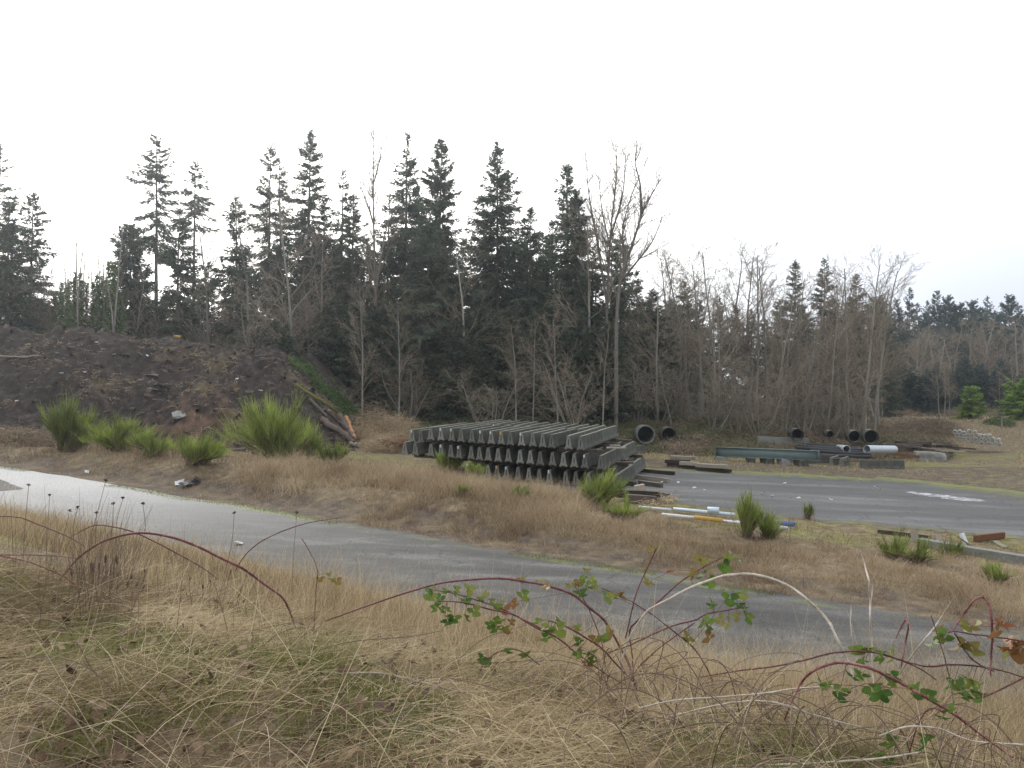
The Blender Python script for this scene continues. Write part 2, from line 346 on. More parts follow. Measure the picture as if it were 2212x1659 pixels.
def grid_mesh(name, xs, ys, zf):
    X, Y = np.meshgrid(xs, ys); V = np.stack([X, Y, zf(X, Y)], -1).reshape(-1, 3)
    nx, ny = len(xs), len(ys); i = (np.arange(ny - 1)[:, None] * nx + np.arange(nx - 1)[None]).ravel()
    return mesh_of(name, V, [np.stack([i, i + 1, i + nx + 1, i + nx], 1)], None, True), V
xs = np.concatenate([-np.geomspace(900, 62, 14), np.arange(-60, 75, .5), np.geomspace(76, 900, 14)])
ys = np.concatenate([[-60, -30, -15, -8], np.arange(-5, 120, .5), np.geomspace(122, 1500, 16)])
me, V = grid_mesh('ground', xs, ys, terr)
s_, t_ = snear(V[:, 0], V[:, 1]), sfar(V[:, 0], V[:, 1])
big = fbm(V[:, 0] * .25, V[:, 1] * .25, 44, 3)
setattr_(me, 'mossy', np.where(s_ > 8, .44 + .7 * (fbm(V[:, 0] * .9, V[:, 1] * .9, 47, 3) - .5), np.where((t_ > 10) & (V[:, 1] < 95), .42 + .5 * (big - .5), np.where(t_ > 0, .25, 0))))
setattr_(me, 'dirty', np.where((t_ > -.5) & (t_ < 3.0), .54, np.where((V[:, 0] > 8) & (V[:, 1] > 44) & (V[:, 1] < 72) & (t_ > 14), .55, np.where((s_ > 8.5), .46 + .6 * (fbm(V[:, 0] * 1.6, V[:, 1] * 1.6, 48, 3) - .5), .2))))
setattr_(me, 'brushy', ss((V[:, 1] - 84) / 8) * (1 - ss((V[:, 0] - 44) / 8)) * .75 + ss((-V[:, 0] - 16) / 10) * ss((V[:, 1] - 52) / 8) * .6)
ground_m = mixed_ground('ground_soil_and_litter', [
    ([(.07, .052, .032), (.15, .115, .07), (.26, .205, .13)], 2.2, None, 0),
    ([(.10, .11, .035), (.17, .17, .055), (.26, .23, .09)], 3, 'mossy', 1.1),
    ([(.04, .032, .026), (.09, .07, .055), (.17, .135, .10)], 2.5, 'dirty', .9),
    ([(.045, .04, .022), (.085, .07, .04), (.13, .10, .065)], 1.2, 'brushy', .5)])
tag(link('ground', me, ground_m), kind='structure')

# road
L0 = np.arange(-45, 75, .4); W0 = np.linspace(-ROADW - .6, .35, 26)
A, B = np.meshgrid(L0, W0); wob = (fbm(A * .25, A * 0, 61, 3) - .5) * .9
Bw = B + np.where(B > -1, wob, 0) * np.clip((B + 1) / 1.3, 0, 1)
X = FA[0] + FD[0] * A + FN[0] * Bw; Y = FA[1] + FD[1] * A + FN[1] * Bw
Z = -.042 * np.clip(X, -45, 30) + .012
Vr = np.stack([X, Y, Z], -1).reshape(-1, 3); nx = len(L0); i = (np.arange(len(W0) - 1)[:, None] * nx + np.arange(nx - 1)[None]).ravel()
me = mesh_of('road', Vr, [np.stack([i, i + 1, i + nx + 1, i + nx], 1)], None, True)
Bf = B.ravel()
setattr_(me, 'pale', ss((30 - A.ravel() + 6 * (fbm(A.ravel() * .15, B.ravel() * .5, 66, 3) - .5)) / 26))  # left stretch made paler in colour, imitating grazing sky sheen and flare
setattr_(me, 'moss', (.46 + .5 * (fbm(A.ravel() * .22, A.ravel() * 0, 160, 2) - .5)) * np.exp(-((Bf + .1) / .35)**2) + .25 * np.exp(-((Bf + ROADW) / .8)**2) + .12)
setattr_(me, 'dirt', .45 * np.exp(-((Bf - .2) / .3)**2) + .4 * np.exp(-((Bf + ROADW + .2) / .7)**2) + .05)
road_m = asphalt('worn_asphalt', [(.026, .025, .023), (.052, .05, .047), (.09, .088, .081), (.135, .132, .124)], (.577, .3, .8), .68)
tag(link('road', me, road_m), kind='structure')

# yard: a big flat sheet of old asphalt
def G(vx, vy):
    u, w = ray(vx, vy); t = CAMZ / (-w - .042 * u); return np.array([u * t, t])
far = [G(1230, 1000), G(1440, 1012), G(1700, 1023), G(1974, 1037), G(2207, 1066), G(2330, 1085)]
near = [G(1230, 1062), G(1420, 1078), G(1560, 1105), G(1780, 1130), G(1950, 1142), G(2212, 1167), G(2330, 1180)]
def resample(P, n):
    P = np.array(P); d = np.r_[0, np.cumsum(np.linalg.norm(np.diff(P, axis=0), axis=1))]; q = np.linspace(0, d[-1], n)
    return np.stack([np.interp(q, d, P[:, k]) for k in (0, 1)], 1)
n1, n2 = 120, 70
f_, g_ = resample(far, n1), resample(near, n1)
f_[:, 1] += (fbm(np.arange(n1) * .2, np.zeros(n1), 71) - .5) * 3.5; g_[:, 1] += (fbm(np.arange(n1) * .25, np.zeros(n1), 72) - .5) * 2
q = np.linspace(0, 1, n2)[:, None, None]; P = g_[None] * (1 - q) + f_[None] * q
Zy = -.042 * np.clip(P[..., 0], -45, 30) + .013
Vy = np.concatenate([P, Zy[..., None]], -1).reshape(-1, 3); i = (np.arange(n2 - 1)[:, None] * n1 + np.arange(n1 - 1)[None]).ravel()
me = mesh_of('yard', Vy, [np.stack([i, i + 1, i + n1 + 1, i + n1], 1)], None, True)
qq = np.broadcast_to(q[..., 0], (n2, n1)).ravel(); aa = np.broadcast_to(np.linspace(0, 1, n1)[None], (n2, n1)).ravel()
e = np.minimum(qq, 1 - qq); edge = np.exp(-(e / .07)**2)
setattr_(me, 'moss', .36 * edge + .14 + .3 * np.exp(-((qq - .9) / .12)**2))
setattr_(me, 'dirt', .5 * edge + .16 + .45 * ss((aa - .6) / .25) * ss((qq - .62) / .2))
yard_m = asphalt('yard_asphalt', [(.038, .038, .037), (.07, .07, .069), (.104, .104, .102), (.15, .15, .147)], (-.15, .05, .35), .7)
tag(link('yard', me, yard_m), kind='structure')

def patch(name, vpts, mat_, dz, label, cat, soft=0.12):
    P = np.array([G(*p) for p in vpts]); c = P.mean(0); n = len(P)
    S = spline(np.vstack([np.c_[P, np.zeros(n)], [[*P[0], 0]]]), 5)[:, :2]
    S = S + R.normal(0, soft * .3, S.shape)
    V = np.vstack([S, c]); z = -.042 * np.clip(V[:, 0], -45, 30) + dz
    k = len(S); F = np.array([[i, (i + 1) % k, k] for i in range(k)])
    return tag(link(name, mesh_of(name, np.c_[V, z], [F]), mat_), label, cat)
water = mat('puddle_water', [(.03, .032, .034), (.05, .052, .055)], .22, 2, .1, tamt=0, spec=.5)
tag(patch('puddle', [(-60, 1030), (-10, 1034), (25, 1046), (50, 1056), (20, 1060), (-60, 1062)], water, .02, None, None), kind='structure')
sm_ = mat('spilled_powder', [(.5, .51, .52), (.7, .71, .72)], .9, 4, .3, tamt=0); n_, l_ = sm_.node_tree.nodes, sm_.node_tree.links; tn = n_.new('ShaderNodeTexNoise'); tn.inputs['Scale'].default_value = 2.2; tn.inputs['Detail'].default_value = 8; tn.inputs['Roughness'].default_value = .75; tcc = n_.new('ShaderNodeTexCoord'); l_.new(tcc.outputs['Object'], tn.inputs['Vector']); tm_ = n_.new('ShaderNodeMapRange'); tm_.inputs['From Min'].default_value = .42; tm_.inputs['From Max'].default_value = .62; l_.new(tn.outputs['Fac'], tm_.inputs['Value']); l_.new(tm_.outputs[0], n_['Principled BSDF'].inputs['Alpha'])
tag(patch('spilled_lime', [(1955, 1062), (1985, 1064), (2060, 1072), (2125, 1081), (2118, 1084), (2050, 1079), (1985, 1069.5)], sm_, .02,
    'long thin streak of white spilled powder on the grey yard asphalt', 'spill', .15))

# ------------------------------------------------------------------ dirt mound
cx = np.array([-75, -50.6, -46, -42, -38.7, -35, -32.3, -28, -25, -23.2, -20.9, -18.6, -16.3, -14.4, -13, -11.5])
ch = np.array([11.1, 11.2, 10.9, 10.9, 10.4, 10.3, 10.0, 9.9, 9.9, 9.5, 7.7, 5.4, 3.0, 1.3, .4, -.3])
def mound_h(x, y):
    h = np.interp(x, cx, ch)
    yf = 60 + 8 * ss((x + 26) / 12) + (fbm(x * .15, x * 0, 80, 2) - .5) * 5; yc = yf + np.clip(h, 2, 20) * 1.55
    f = np.clip((y - yf) / (yc - yf), -0.1, 1); prof = np.where(f < .85, f * 1.05, .8925 + (1 - .8925) * ss((f - .85) / .15))
    z = -.4 + (h + .4) * np.maximum(prof, -.1)
    back = ss((y - 92) / 14); z = z * (1 - back) - back * .6
    amp = np.clip(h / 6, .15, 1)
    gul = (fbm(x * .55 + y * .25, y * .22, 83, 3) - .5) * 1.1
    z = z + amp * ((fbm(x * .3, y * .3, 81, 4) - .5) * 1.9 + gul + (fbm(x * 1.3, y * 1.3, 85, 3) - .5) * 1.05)
    # hummocks along the crest
    for hx, hy, hr, hh in ((-49, 77, 3, .5), (-43, 76, 2.5, .5), (-39.5, 78, 3, .4), (-53, 80, 4, .5), (-22.5, 72, 3, .5)):
        z = z + hh * np.exp(-(((x - hx) / hr)**2 + ((y - hy) / hr)**2))
    # a dark hollow high on the left of the face
    z = z - 1.5 * np.exp(-(((x + 39.5) / 2.2)**2 + ((y - 67.5) / 1.0)**2)) 
    return z
me, V = grid_mesh('dirt_mound', np.arange(-78, -9, .28), np.arange(54, 108, .28), mound_h)
setattr_(me, 'grassy', .27 + .9 * (fbm(V[:, 0] * .22, V[:, 1] * .3, 90, 3) - .5) - .3 * ss((-34 - V[:, 0]) / 8) + .15 * ss((V[:, 0] + 24) / 4))
setattr_(me, 'reddish', .25 + .3 * np.exp(-((V[:, 0] + 27) / 6)**2 - ((V[:, 1] - 64) / 4)**2))
mound_m = mixed_ground('mound_soil', [
    ([(.014, .011, .009), (.036, .028, .024), (.08, .066, .058)], 1.6, None, 0),
    ([(.05, .042, .024), (.10, .08, .046), (.18, .145, .088)], 3, 'grassy', 1.0),
    ([(.07, .04, .028), (.12, .075, .05), (.18, .12, .085)], 2, 'reddish', .8)], bump=1, bscale=4)
tag(link('dirt_mound', me, mound_m), 'large dark brown mound of dumped soil and debris below the wood', 'dirt mound')
def mz(x, y): return np.maximum(mound_h(x, y), terr(x, y))
def mhit(vx, vy):
    u, w = ray(vx, vy); D = np.linspace(56, 100, 900); g = CAMZ + w * D - mz(u * D, D); k = int(np.argmax(g < 0))
    d = D[k] if g[k] < 0 else 76.; return np.array([u * d, d, float(mz(u * d, d))])
# black heap on top
def heap(name, c, rx, ry, h, m, label, cat):
    n = 40; X, Y = np.meshgrid(np.linspace(-1.2, 1.2, n), np.linspace(-1.2, 1.2, n))
    r = np.hypot(X, Y); Z = h * np.clip(1 - r, -.3, 1) + (fbm(X * 3 + c[0], Y * 3, 5, 3) - .5) * .35 * h
    V = np.stack([c[0] + X * rx, c[1] + Y * ry, c[2] + Z], -1).reshape(-1, 3)
    i = (np.arange(n - 1)[:, None] * n + np.arange(n - 1)[None]).ravel()
    return tag(link(name, mesh_of(name, V, [np.stack([i, i + 1, i + n + 1, i + n], 1)], np.full(len(V), .4), True), m), label, cat)
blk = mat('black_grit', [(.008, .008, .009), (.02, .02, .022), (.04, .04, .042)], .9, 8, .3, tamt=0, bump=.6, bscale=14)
def crest(vx, D): 
    p = at(vx, 800, D); p[2] = mz(p[0], p[1]); return p
c = crest(362, 80); heap('gravel_heap', (c[0], 80, c[2] - .2), 3.2, 3.0, 1.0, blk, 'low heap of black grit on top of the mound beside a yellow scrap', 'gravel heap')
c = crest(435, 80); heap('gravel_heap', (c[0], 80.5, c[2] - .25), 2.6, 2.6, .9, blk, 'smaller black grit heap on the mound, the one nearer the grassy crest end', 'gravel heap')
p = crest(383, 81); o = link('plastic_scrap', box_mesh('plastic_scrap', .7, .4, .25, .03, .05), MT['yellow']); o.location = (p[0], p[1], p[2] + .75); tag(o, 'crumpled yellow scrap lying on the black grit heap', 'scrap')

# ------------------------------------------------------------------ sticks, clods and tufts on the mound
mb = MB()
N = 9000; x = R.uniform(-72, -12, N); y = R.uniform(57, 84, N); z = mz(x, y); keep = z > terr(x, y) + .1; x, y, z = x[keep], y[keep], z[keep]; n = len(x)
g = fbm(x * .22, y * .3, 90, 3); keep = R.random(n) < np.clip((g - .38) * 4, .04, 1); x, y, z = x[keep], y[keep], z[keep]; n = len(x)
k = 7
P = np.repeat(np.stack([x, y, z - .03], 1), k, 0) + R.normal(0, .12, (n * k, 3)) * [1, 1, .1]
d = unit(R.normal(0, 1, (n * k, 3)) * [1, 1, .5] + [0, -.5, .3])
mb.add3(ribbons(P, d, R.uniform(.15, .55, n * k), R.uniform(.025, .06, n * k), R.normal(0, .1, (n * k, 3)) - [0, 0, .15], perp(d, unit(R.normal(0, 1, d.shape))), np.repeat(R.random(n), k) * .7 + R.random(n * k) * .3, 2))
tag(mb.build('withered_tufts', MT['redstraw']), 'withered grass tufts and roots over the mound face', kind='stuff')
mb = MB(); N = 1500
x = R.uniform(-60, -13, N); y = R.uniform(58, 80, N); z = mz(x, y); P = np.stack([x, y, z], 1); s = R.lognormal(-2.3, .55, N)
d = unit(R.normal(0, 1, (N, 3)) * [1, 1, .25]); mb.add3(prisms(P - d * s[:, None] * 1.2, P + d * s[:, None] * 1.2 + [0, 0, .03], s * .7, s * .5, R.random(N), 5))
tag(mb.build('soil_clods', MT['log']), kind='stuff')
def sticks(vpts, name, mt, label, cat, r0, group=None, D=None, lift=.08):
    P = [mhit(*p) for p in vpts]
    P = np.array(P); P[:, 2] += lift + .18; S = spline(P, 6) if len(P) > 2 else np.linspace(P[0], P[1], 9)
    S[1:-1] += R.normal(0, r0 * .25, (len(S) - 2, 3))
    m = MB(); rr = np.linspace(r0, r0 * .72, len(S)); m.add3(tube(S, rr, 9))
    for k in (0, -1):
        c = S[k]; V = np.vstack([m.V[0][:9] if k == 0 else m.V[0][(len(S) - 1) * 9:(len(S)) * 9], c]); m.add(V, [[i, (i + 1) % 9, 9] for i in range(9)])
    return tag(m.build(name, MT[mt]), label, cat, group)
sticks([(692, 912), (735, 940), (763, 962)], 'log', 'log', 'dark fallen log with a cut end, lowest at the right foot of the mound', 'log', .3)
sticks([(733, 905), (755, 935), (765, 955)], 'broken_slab', 'log', 'broad grey bark slab leaning down between the logs at the mound foot', 'log', .34)
sticks([(748, 912), (758, 938), (768, 957)], 'split_wood', 'rawwood', 'splintered orange split wood sticking up among the logs', 'log', .2, lift=.3)
sticks([(755, 905), (785, 928), (808, 948)], 'log', 'log', 'brown log at the mound foot just right of the orange split wood', 'log', .26)
sticks([(772, 908), (795, 930), (818, 950)], 'log', 'log', 'thin log, outermost in the log pile at the mound foot', 'log', .16)
sticks([(700, 890), (730, 915), (752, 935)], 'log', 'log', 'half buried log above the lowest fallen log on the mound', 'log', .2)
sticks([(668, 868), (690, 890), (706, 905)], 'log', 'log', 'short weathered log lying high on the mound above the log pile', 'log', .15)
sticks([(755, 964), (775, 966), (785, 964)], 'log', 'wood', 'small pale log lying across the foot of the log pile', 'log', .16)
sticks([(520, 952), (545, 962), (575, 958)], 'branch', 'wood', 'pale bare branch lying at the mound foot left of the big broom', 'branch', .07)
sticks([(500, 962), (540, 955), (590, 948)], 'branch', 'wood', 'longer grey branch crossing the pale branch at the mound foot', 'branch', .06)
sticks([(540, 968), (565, 975), (598, 970)], 'branch', 'twig', 'brown branch half hidden behind the broom at the mound foot', 'branch', .06)
sticks([(640, 842), (700, 880), (740, 908)], 'mossy_pole', 'moss', 'mossy green pole lying down the right slope of the mound', 'pole', .13, lift=.25)
sticks([(0, 776), (40, 777), (85, 775)], 'plank', 'wood', 'thin pale plank stuck in the top left of the mound', 'plank', .07)
# debris
def flake(name, vx, vy, size, mt, label, cat, hitf=mhit, group=None, thick=.05, rz=None):
    if mt == 'litter' and hitf is mhit: size *= .6
    p = hitf(vx, vy); me = box_mesh(name, size, size * R.uniform(.5, .8), thick, 0, size * .06, 2)
    o = link(name, me, MT[mt]); o.location = p + np.array([0, 0, .06]); o.rotation_euler = (R.uniform(-.2, .5), R.uniform(-.3, .3), R.uniform(0, 3) if rz is None else rz)
    return tag(o, label, cat, group)
flake('concrete_slab', 335, 843, 1.2, 'conc_pale', 'grey broken concrete slab on the mound face, the middle one of three', 'slab')
flake('concrete_slab', 353, 835, 1.3, 'conc_pale', 'grey tilted concrete slab higher and right on the mound face', 'slab')
flake('concrete_slab', 391, 898, 1.3, 'conc_pale', 'pale grey concrete slab low on the mound face above the broom', 'slab', rz=.4)
flake('concrete_slab', 327, 812, .9, 'conc_pale', 'dull grey concrete chunk high on the mound face', 'slab')
flake('blue_scrap', 322, 943, .8, 'bluegrey', 'small light blue scrap between the broom bushes at the mound foot', 'scrap')
flake('red_scrap', 252, 818, .3, 'redlog', 'small reddish scrap on the dark face of the mound', 'scrap')
lit = [(126, 765, .7), (138, 776, .5), (208, 741, .6), (246, 768, .5), (318, 770, .45), (133, 808, .5), (183, 806, .4), (36, 868, .4), (10, 775, .6), (512, 820, .4), (538, 903, .4), (563, 847, .5), (640, 882, .45), (640, 898, .4), (711, 888, .35), (735, 782, .4), (620, 905, .35)]
for k, (vx, vy, s) in enumerate(lit):
    flake('litter_scrap', vx, vy, s, 'litter', 'pale scrap of litter lying on the dark soil of the mound', 'litter', group='pale litter scraps on the mound')
p = mhit(850, 962); o = link('red_log', pipe_mesh('red_log', 2.6, .3, .02, 14), MT['redlog']); o.location = (at(848, 962, 66)[0], 66, terr(at(848, 962, 66)[0], 66) + .35 + .45); o.rotation_euler = (0, 0, -.12)
tag(o, 'short reddish log lying on dry grass left of the barrier stack', 'log')

# ------------------------------------------------------------------ conifers
def conifer(rng, h, Rr, cb=.2, dens=1.0, droop=.5, gap=.2, lean=0.02, tip=.75, twin=False, spray=1.0):
    tm, cm = MB(), MB()
    zs = np.linspace(0, h, 14); la = rng.uniform(0, 6.28); off = lean * h * (zs / h)**2
    TP = np.stack([off * math.cos(la) + np.cumsum(rng.normal(0, .006 * h / 10, 14)), off * math.sin(la) + np.cumsum(rng.normal(0, .006 * h / 10, 14)), zs], 1)
    r0 = h * .0095; tm.add3(tube(TP, r0 * (1 - zs / h)**.8 + .02, 7, .45))
    nb = int((1 - cb) * h * 15 * dens); Rr = Rr * 1.45
    t = np.sort(rng.random(nb))**.92; z = (cb + (1 - cb) * t) * h
    az = rng.uniform(0, 6.283, nb); sd0 = int(rng.integers(999))
    hole = vn(t * h * .55, az * 1.3, sd0) * .6 + vn(t * h * .2 + 7, az * .9, sd0 + 3) * .4
    keep = hole > gap * 1.25
    t, z, az, hole = t[keep], z[keep], az[keep], hole[keep]; nb = len(t)
    wob = .7 + .6 * vn(t * h * .35, az * 1.6, sd0 + 9)
    L = Rr * ((1 - t)**tip * .94 + .03) * (.5 + .5 * np.clip(t / .12, 0, 1)) * (1.12 - .85 * rng.random(nb)**1.3) * wob + .2
    el = np.radians(-14 + 56 * t**1.7 + rng.normal(0, 9, nb))
    bx = np.stack([np.cos(az) * np.cos(el), np.sin(az) * np.cos(el), np.sin(el)], 1)
    base = np.stack([np.interp(z, zs, TP[:, 0]), np.interp(z, zs, TP[:, 1]), z], 1)
    dz = -L * droop * .8 * (1 - .75 * t)      # sag, with the tip turning up again
    mid = base + bx * (L * .55)[:, None] + np.array([0, 0, 1.]) * (dz * .40)[:, None]; end = base + bx * L[:, None] + np.array([0, 0, 1.]) * (dz * .42)[:, None]
    tm.add3(prisms(base, mid, L * .009 + .01, L * .005 + .008, .35, 3)); tm.add3(prisms(mid, end, L * .005 + .008, .006, .35, 3))
    ns = np.maximum(8, (L * 34 * dens**.4).astype(int)); idx = np.repeat(np.arange(nb), ns); n = len(idx)
    s = rng.random(n)**.85 * .96 + .04; s = np.maximum(s, np.minimum(.3, .35 / L[idx]))
    P = base[idx] + bx[idx] * (L[idx] * s)[:, None] + np.array([0, 0, 1.]) * (dz[idx] * (s - .58 * s**3))[:, None]
    lat = rng.normal(0, .16, n) * L[idx] * s * (1.15 - s)
    sdv = perp(bx)[idx]; P = P + sdv * lat[:, None] + np.array([0, 0, -1.]) * (rng.random(n)**2 * .28 * np.minimum(L[idx], 2.5) * droop)[:, None]
    d = unit(bx[idx] * rng.uniform(.2, 1, n)[:, None] + sdv * rng.normal(0, .6, n)[:, None] + np.array([0, 0, -1.]) * rng.uniform(-.1, 1.0 * droop + .1, n)[:, None])
    LL = (.2 + .13 * np.minimum(L[idx], 3)) * rng.uniform(.5, 1.5, n) * spray
    wv = unit(np.cross(d, rng.normal(0, 1, (n, 3)) * .7 + [0, 0, 1.]))
    tint = np.clip(.5 + rng.normal(0, .17, n) + (vn(t * 14, az * 2, 5)[idx] - .5) * .6 + .12 * (s - .5), 0, 1)
    cm.add3(kites(P, d, wv, LL, np.clip(LL * .36, .06, .17) * rng.uniform(.7, 1.3, n), tint))
    # leader
    q = rng.random(40); P = np.stack([np.full(40, TP[-1, 0]), np.full(40, TP[-1, 1]), h * (1 - .04 * q)], 1); d = unit(rng.normal(0, .6, (40, 3)) + [0, 0, .8])
    cm.add3(kites(P, d, perp(d, unit(rng.normal(0, 1, (40, 3)))), .2 + .4 * q, .08 + .05 * q, .5))
    return tm.mesh('trunk'), cm.mesh('crown')
def put_tree(meshes, mats, name, x, y, label, cat, group=None, sink=.3, s=1, rz=0):
    t = thing(name, label, cat, (x, y, float(terr(x, y)) - sink), rz, group)
    t.scale = (s, s, s)
    for nm, me, m in zip(('trunk', 'crown'), meshes, mats): link(nm, me, m, t)
    return t
NM = (MT['bark'], MT['needle'])
def spot(vx, D): u, _ = ray(vx, 864); return u * D, D
def height_for(vx, vtop, D):
    x, y = spot(vx, D); return at(vx, vtop, D)[2] - float(terr(x, y)) + .3
# vx, vtop, D, crown radius m, crown base fraction, density, gap, droop, tip, label
HERO = [
    (-8, 312, 104, 3.2, .45, .5, .35, .5, .8, 'sparse fir cut by the left edge of the view, its crown high above the rest'),
    (62, 418, 98, 3.2, .15, .8, .2, .6, .7, 'ragged fir with a forked looking top beside the fir at the left edge'),
    (8, 442, 92, 3.4, .1, 1.0, .1, .6, .6, 'dense dark fir at the left edge standing over the mound'),
    (336, 292, 106, 3.1, .55, .62, .3, .5, .55, 'tall thin fir with a bare lower trunk, alone against the sky above the mound'),
    (415, 352, 112, 2.0, .72, .7, .25, .5, .6, 'slim fir top on a bare trunk just right of the tall lone fir'),
    (281, 488, 96, 2.9, .08, 1.3, .05, .7, .42, 'rounded ivy thick columnar fir left of the tall lone fir'),
    (380, 452, 95, 3.2, .12, .9, .2, .6, .6, 'shaggy mid height fir below the slim fir top'),
    (511, 425, 97, 2.8, .2, .75, .25, .6, .65, 'narrow ragged fir left of the twin topped firs'),
    (577, 315, 108, 2.9, .42, .6, .3, .55, .6, 'left one of two tall sparse firs standing close together'),
    (606, 342, 109, 2.6, .42, .6, .3, .55, .6, 'right one of two tall sparse firs standing close together'),
    (662, 278, 105, 3.6, .35, .85, .2, .5, .8, 'tallest fir of the wood, with a straight trunk showing under its crown'),
    (735, 360, 106, 2.6, .3, .65, .3, .55, .7, 'thin fir just right of the tallest fir'),
    (872, 290, 104, 3.6, .35, .7, .25, .55, .75, 'tall open fir left of the densest dark fir'),
    (945, 303, 97, 5.0, .12, 1.0, .08, .6, .8, 'dense dark pyramidal fir in the middle of the wood'),
    (1075, 312, 99, 5.0, .22, .85, .12, .6, .75, 'broad fir standing free with an even pointed crown and visible trunk'),
    (1229, 358, 98, 4.0, .22, .75, .2, .55, .75, 'ragged fir beside the big forked bare tree'),
    (1243, 412, 96, 2.6, .15, 1.1, .1, .6, .5, 'round topped fir close in front of the ragged fir by the bare tree'),
    (1142, 452, 97, 3.6, .12, .85, .12, .65, .7, 'shorter fir growing against the right side of the free standing fir'),
    (1190, 478, 102, 3.6, .12, .8, .15, .65, .7, 'shorter fir left of the ragged fir by the bare tree'),
    (1716, 564, 118, 2.6, .15, 1.0, .1, .5, .75, 'dark spire shaped fir above the bare alders, left one of a pair'),
    (1780, 560, 120, 2.7, .15, .95, .12, .5, .75, 'dark spire shaped fir above the bare alders, right one of a pair'),
    (1852, 594, 124, 2.8, .1, .9, .12, .5, .75, 'fir half hidden by pale bare twigs right of the paired spires'),
    (1375, 585, 112, 2.2, .1, .9, .1, .5, .75, 'small narrow fir directly right of the big forked bare tree'),
    (1410, 628, 100, 2.8, .05, 1.0, .1, .5, .65, 'dark low fir standing among the bare trunks beyond the culverts'),
    (1478, 610, 116, 3.2, .05, .9, .1, .5, .8, 'greyish fir showing between the alder crowns'),
    (700, 440, 103, 3.0, .12, .8, .2, .6, .7, 'mid height fir filling the gap beside the tallest fir'),
    (757, 420, 100, 2.9, .12, .85, .2, .6, .65, 'mid height fir by the thin forked bare tree'),
    (835, 418, 100, 3.0, .2, .7, .25, .6, .7, 'open mid height fir in front of the tall open fir'),
    (1045, 455, 104, 3.0, .15, .7, .2, .6, .75, 'mid height fir showing left of the free standing fir'),
    (905, 400, 106, 3.0, .2, .75, .2, .6, .7, 'mid height fir squeezed left of the dense dark fir'),
]
for k, (vx, vt, D, rr, cb, dn, gp, dr, tp, lab) in enumerate(HERO):
    D *= 1.0; h = height_for(vx, vt, D); x, y = spot(vx, D)
    put_tree(conifer(np.random.default_rng(100 + k), h, rr, cb, dn, dr, gp, .012, tp), NM, 'fir_tree', x, y, lab, 'fir tree', 'named firs of the wood')
# fill trees: copies of a few firs
protos = []
for k, (rr, cb, dn, gp, tp) in enumerate(((3.4, .05, .95, .1, .6), (2.8, .1, .85, .15, .65), (3.8, .03, 1.0, .12, .55), (2.6, .15, .8, .2, .7))):
    protos.append(conifer(np.random.default_rng(300 + k), 22, rr, cb, dn, .7, gp, .015, tp))
first = {}
def fill_fir(k, vx, vt, D, label, group, mats=NM, name='fir_tree', wide=1.0):
    h = height_for(vx, vt, D); x, y = spot(vx, D); s = h / 22; key = (k, mats[1].name)
    if key not in first:
        first[key] = put_tree(protos[k], mats, name, x, y, label, 'fir tree', group, s=s, rz=R.uniform(0, 6)); first[key].scale = (s * wide, s * wide, s)
        if mats is not NM:
            for ch in first[key].children:
                ch.data = ch.data.copy(); ch.data.materials.clear(); ch.data.materials.append(mats[0] if ch.name.startswith('trunk') else mats[1])
    else: dup(first[key], (x, y, float(terr(x, y)) - .3), R.uniform(0, 6.28), (s * wide, s * wide, s), label, 'fir tree', group)
FILL = 'dark fir of the middle storey filling the wood between the tall crowns'
for vx in np.arange(325, 1345, 26):
    v = vx + R.uniform(-12, 12); top = R.uniform(520, 640) if vx < 720 else R.uniform(490, 620)
    if vx < 520: top = R.uniform(560, 660)
    fill_fir(int(R.integers(4)), v, top, R.uniform(97, 118), FILL, 'middle storey firs')
LOW = 'low dense fir at the foot of the wood, its branches reaching down to the brush'
for vx in np.arange(560, 1340, 30):
    fill_fir(int(R.choice([0, 2])), vx + R.uniform(-12, 12), R.uniform(640, 740), R.uniform(88, 97), LOW, 'low firs at the foot of the wood', wide=1.25)
for vx in np.arange(-40, 330, 40):
    fill_fir(int(R.integers(4)), vx + R.uniform(-12, 12), R.uniform(640, 690), R.uniform(100, 118), 'short fir in the shade behind the mound by the ivy trunks', 'short firs behind the mound')
BK = 'short fir glimpsed behind the bare alders'
for vx in np.arange(1360, 1930, 26):
    fill_fir(int(R.integers(4)), vx + R.uniform(-12, 12), R.uniform(640, 700), R.uniform(122, 140), BK, 'firs behind the alders')
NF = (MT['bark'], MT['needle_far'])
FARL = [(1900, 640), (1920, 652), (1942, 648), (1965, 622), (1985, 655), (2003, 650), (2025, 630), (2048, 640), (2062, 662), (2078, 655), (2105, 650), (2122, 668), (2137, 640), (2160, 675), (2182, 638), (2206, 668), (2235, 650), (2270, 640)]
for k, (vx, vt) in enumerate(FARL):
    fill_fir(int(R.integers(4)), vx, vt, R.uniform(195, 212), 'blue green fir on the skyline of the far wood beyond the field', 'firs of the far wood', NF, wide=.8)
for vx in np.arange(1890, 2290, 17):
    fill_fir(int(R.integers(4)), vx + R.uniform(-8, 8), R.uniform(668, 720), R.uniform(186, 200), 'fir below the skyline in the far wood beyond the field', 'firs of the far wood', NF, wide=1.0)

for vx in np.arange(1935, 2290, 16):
    fill_fir(int(R.choice([0, 2])), vx + R.uniform(-8, 8), R.uniform(765, 815), R.uniform(150, 157), 'low dark fir under the brown bare trees beyond the field', 'low firs beyond the field', NF, wide=1.3)
